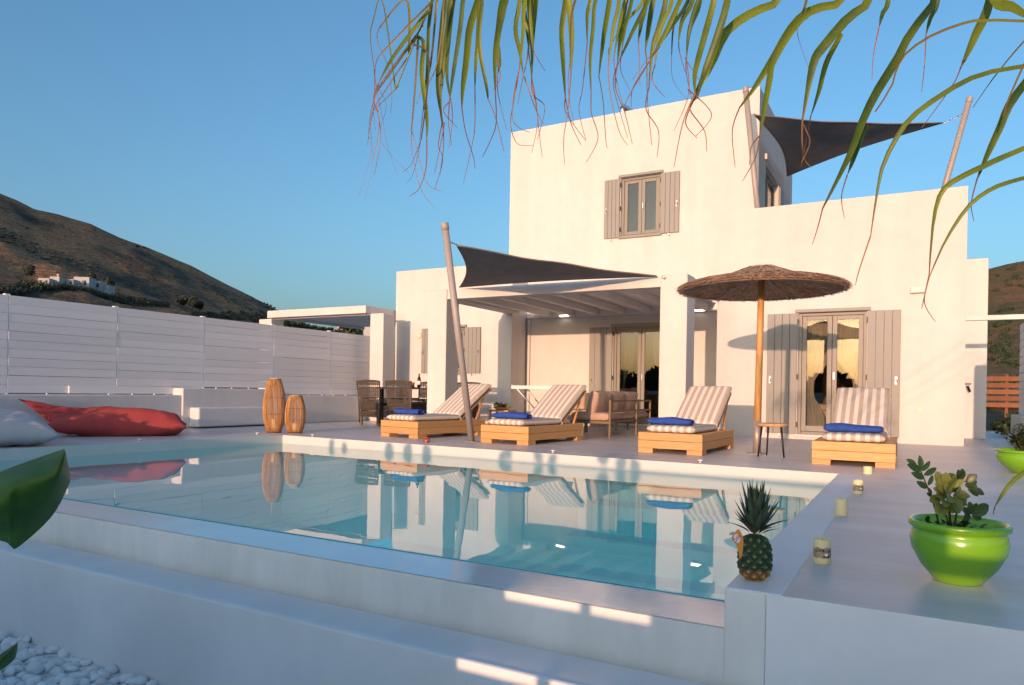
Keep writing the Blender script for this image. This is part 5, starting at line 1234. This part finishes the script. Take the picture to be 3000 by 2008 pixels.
# farmhouse row on the slope
FW = mat("farm_whitewash", (.42, .43, .43), .9, .08, .5); FWIN = mat("dark_opening", (.03, .03, .03), .8)
fh = thing("farmhouse", "row of low white farm buildings on the hillside above the fence", "farmhouse", tuple(drop(hp_at(150, 655))))
fo_ = fh.location.copy()
for i, (px0, px1, pt, pb) in enumerate(((83, 108, 641, 657), (110, 131, 637, 656), (140, 163, 640, 660), (165, 199, 634, 662), (199, 226, 643, 665), (226, 245, 653, 672))):
    a = drop(hp_at((px0 + px1) / 2, pb + 1)); dist = (a - CAMP).dot(f0); w = (px1 - px0) / FPX * dist; h = (pb - pt) / FPX * dist; rot = Matrix.Translation(a - fo_) @ Matrix.Rotation(math.atan2(r0.y, r0.x) + R(4), 4, 'Z')
    wl_ = MB().box(-w / 2, w / 2, 0, 5, -1.5, h, rot).build("wall", FW, fh)
    for k in range(2 if w > 3.6 else 1):
        x = (-.25 + .5 * k) * w; MB().box(x - .35, x + .35, -.03, .04, h * .35, h * .72, rot).build("window", FWIN, wl_)
    if i == 1: MB().box(-.3, .3, 2, 2.6, h, h + 1.3, rot).build("chimney", FW, wl_)
    if i == 2: MB().box(-w * .9, -w / 2 - .02, .6, 3, h * .1, h * .92, rot).build("porch", FWIN, wl_)
# shrubs, trees and houses beyond the dining pergola
b = MB()
for k in range(18):
    px = 640 + 9 * k; q = sight(px, hzn(px), 44 + k * .6); zt = .75 + (hzn(px) - (733 + 1.5 * k)) / FPX * (44 + k * .6); clump(b, Vector((q.x, q.y, zt - 1.1)), 1.15, 620, .15, 1.0)
tag(b.build("evergreen_hedge", FOL), kind="stuff")
pt_ = sight(797, 750, 52); tree("spiky dark tree between the white houses under the pergola", (pt_.x, pt_.y, pt_.z - 3.2), 4.4, 1.5, 700, .20, None, fol=FOL)
for i, (px0, px1, pt, pb, dd, lab) in enumerate(((757, 782, 752, 790, 85, "small white house with a chimney beyond the pergola"), (805, 850, 748, 790, 90, "larger white house glimpsed beside the pergola post"))):
    a = sight((px0 + px1) / 2, pb, dd); w = (px1 - px0) / FPX * dd; h = (pb - pt) / FPX * dd; t = thing("village_house", lab, "house", tuple(a), YAW)
    MB().box(-w / 2, w / 2, 0, 5, -2, h).build("wall", FW, t); MB().box(-w * .2, w * .05, -.04, .05, h * .45, h * .8).build("window", FWIN, t); MB().box(-.2, .2, 1, 1.4, h, h + .7).build("chimney", FW, t)
# the near slope on the other side
RR = [(2150, 640), (2258, 617), (2300, 606), (2343, 598), (2600, 560)]
b = MB(); vs_ = []; fs = []; NP, NT = 40, 90
for i in range(NP + 1):
    px = 2130 + 520 * i / NP
    for j in range(NT + 1):
        t = j / NT; Y = 38 + 130 * t; d_ = cr * ((px - 1171.5) / FPX) + f0; k = Y / d_.y
        py = hzn(px) + 30 - (hzn(px) + 30 - interp(RR, px)) * (t ** .85); p = Vector((d_.x * k, Y, .75 + (hzn(px) - py) * k / FPX))
        p.z += fbm((p.x * .06, t * 7, 2), 4) * 1.0 * math.sin(math.pi * t) + (.5 * abs(((t * 16) % 1) - .5)) * (1 - t * .5); vs_.append(p)
    vs_.append(Vector((vs_[-1].x, 260, -5)))
for i in range(NP):
    for j in range(NT + 1): a = i * (NT + 2) + j; fs.append((a, a + NT + 2, a + NT + 3, a + 1))
h2 = b.add(vs_, fs).build("hillside", hillmat("scrubby_hillside", (.27, .17, .085), (.17, .105, .055), (.085, .085, .040), (.42, .35, .26), .22, .50), smooth=True); tag(h2, kind="structure"); bpy.context.view_layer.update()
b = MB()
for k in range(170):
    px = rh.uniform(2240, 2420); t = .12 + .88 * rh.random(); Y = 38 + 130 * t; d_ = cr * ((px - 1171.5) / FPX) + f0; kk = Y / d_.y
    ok, loc, nn, i = h2.ray_cast(Vector((d_.x * kk, Y, 200)), Vector((0, 0, -1)))
    if ok and fbm((loc.x * .1, loc.y * .05, 0), 3) > -.05: clump(b, loc + Vector((0, 0, .2)), rh.uniform(.3, .9), 26, .14, .7)
tag(b.build("hillside_scrub", FOL), kind="stuff")
rwm = mat("rubble_wall", (.40, .34, .26), .95, .3, 3, .4)
sw = thing("stone_wall", "pale low stone wall crossing the slope past the house corner", "wall", (3.0, 37, -1.2)); MB().box(-2, 12, 0, .5, -.6, .55).build("wall", rwm, sw)
bd_ = MB().box(1.2, 12, 19, 30, -1.2, -.35).build("field_bank", mat("straw_bank", (.26, .16, .06), .95, .3, 1.5, .4)); tag(bd_, kind="structure")
wf = thing("wooden_fence", "reddish brown board fence at the foot of the slope past the house", "fence", (3.0, 33, -.9)); wfm = mat("red_brown_boards", (.22, .09, .045), .85, .2, 3, rand=.15); fb0 = None
for k in range(5):
    if fb0 is None: fb0 = MB().box(-1.7, 9, -.03, .03, 0, .17).build("board", wfm, wf); o = fb0
    else: o = inst(fb0, wf)
    o.location = (0, 0, 1.35 + k * .25)
for k in range(4): MB().box(k * 2.6, k * 2.6 + .1, .031, .13, 0, 2.6).build("post", wfm, wf)
tp = thing("utility_post", "thin pale post standing on the slope past the house", "post", (4.05, 36, -1.0)); MB().tube([(0, 0, 0), (0, 0, 2.6)], .05, 8).build("shaft", FW, tp)
for lab, x, y, h in (("middle sized green shrub at the far end of the terrace", 1.95, 18.5, .55), ("tallest green shrub at the far end of the terrace", 2.2, 17.6, .7), ("lowest green shrub at the far end of the terrace", 1.6, 17.8, .4)):
    t = thing("garden_shrub", lab, "shrub", (x, y, -.05)); b = MB(); clump(b, Vector((0, 0, h * .6)), h * .55, 300, .05, .8); b.build("crown", FOL, t); MB().tube([(0, 0, -.1), (0, 0, h * .6)], .02, 6).build("stem", BARK, t)

# ------------------------------------------------------------------ added out of view behind the photographer to shape the shade: board fence, leaves
bf = thing("added_shade_fence", "low board fence added behind the photographer to shade the foreground", "fence", (0, -1.0, -.9))
FZ = [(-.9, -.014), (.036, .235), (.285, .475), (.53, .615), (.715, .865)]
OPEN = {1: [(-1.45, -1.08), (-1.02, -.80)], 2: [(-1.40, -1.03), (-.98, -.72)], 3: [(.30, .52), (-8.4, -8.1)], 4: [(.36, .70), (-2.2, -2.05)]}  # gaps placed to throw lit patches on the pool walls and pot
for i, (z0, z1) in enumerate(FZ): MB().box(-16, 9, -.012, .012, z0 + .9, z1 + .9).build("board", FENCEPAINT, bf)
for i in range(1, 5):
    z0, z1 = FZ[i - 1][1], FZ[i][0]; cuts = sorted(OPEN[i]); x = -16
    for a, c in cuts + [(9, 9)]:
        if a > x: MB().box(x, a, -.010, .010, z0 + .9 - .002, z1 + .9 + .002).build("filler_board", FENCEPAINT, bf)
        x = c
pl = thing("added_dapple_leaves", "broad leaves added above the unseen fence to dapple the pool wall", "shrub", (0, -1.3, -.9)); BL = leafmesh("big_leaf", 1, .75, LEAF_D, .1, .05, power=.8)  # leaves added for their dappled shadows on the far pool wall
rb_ = random.Random(12)
for x, z, a, s_ in ((-7.05, .95, 80, .22), (-6.75, .93, 110, .2), (-4.05, .96, 60, .22), (-3.9, .98, 120, .24), (-3.45, .97, 130, .24), (-3.35, .96, 50, .22), (-2.62, .99, 100, .28), (-2.45, .96, 60, .26), (-2.2, .95, 120, .24), (-5.6, .92, 70, .3), (-5.2, .92, 110, .3), (-5.9, .90, 95, .3)):
    put_leaf(BL, pl, (x, rb_.uniform(-.1, .1), z + .9 - .06), (math.cos(R(a)), rb_.uniform(-.2, .2), math.sin(R(a))), (0, -1, 0), s_ * .75); MB().tube([(x, 0, 0), (x, 0, z + .86)], .012, 5).build("stem", STEM, pl)
# unseen shrubs added to keep the cushions and bench in shade
b = MB()
for x, y, h, r_ in ((-9.2, 2.2, .62, .45), (-9.9, 2.5, .72, .5), (-10.6, 2.4, .78, .5), (-11.3, 2.6, .95, .55), (-12.0, 3.0, 1.0, .6), (-8.6, 1.9, .45, .4)): clump(b, Vector((x, y, h * .5)), r_, 900, .055, h / 2 / r_ * 1.1)
tag(b.build("added_shade_hedge", FOL), kind="stuff")
tag(MB().box(-13, -8.2, 1.2, 3.15, -.9, -.002).build("planter_bed", PLASTER2), kind="structure")
gp = MB().box(1.25, 1.75, 10.7, 11.2, 0, 1.92).build("added_shadow_pillar", PLASTER2, bevel=.01); tag(gp, "white square pillar added out of view to shade the rear wall", "pillar")  # added just outside the view to cast a shadow on the rear wing
# dark tree line far behind, mirrored in the glass doors
b = MB()
for k in range(16):
    x = -46 + 6.5 * k + rh.uniform(-2, 2); clump(b, Vector((x, -60 + rh.uniform(-4, 4), rh.uniform(.2, 1.8))), rh.uniform(2.4, 3.6), 1100, .5)
tag(b.build("treeline", FOL_FAR), kind="stuff")
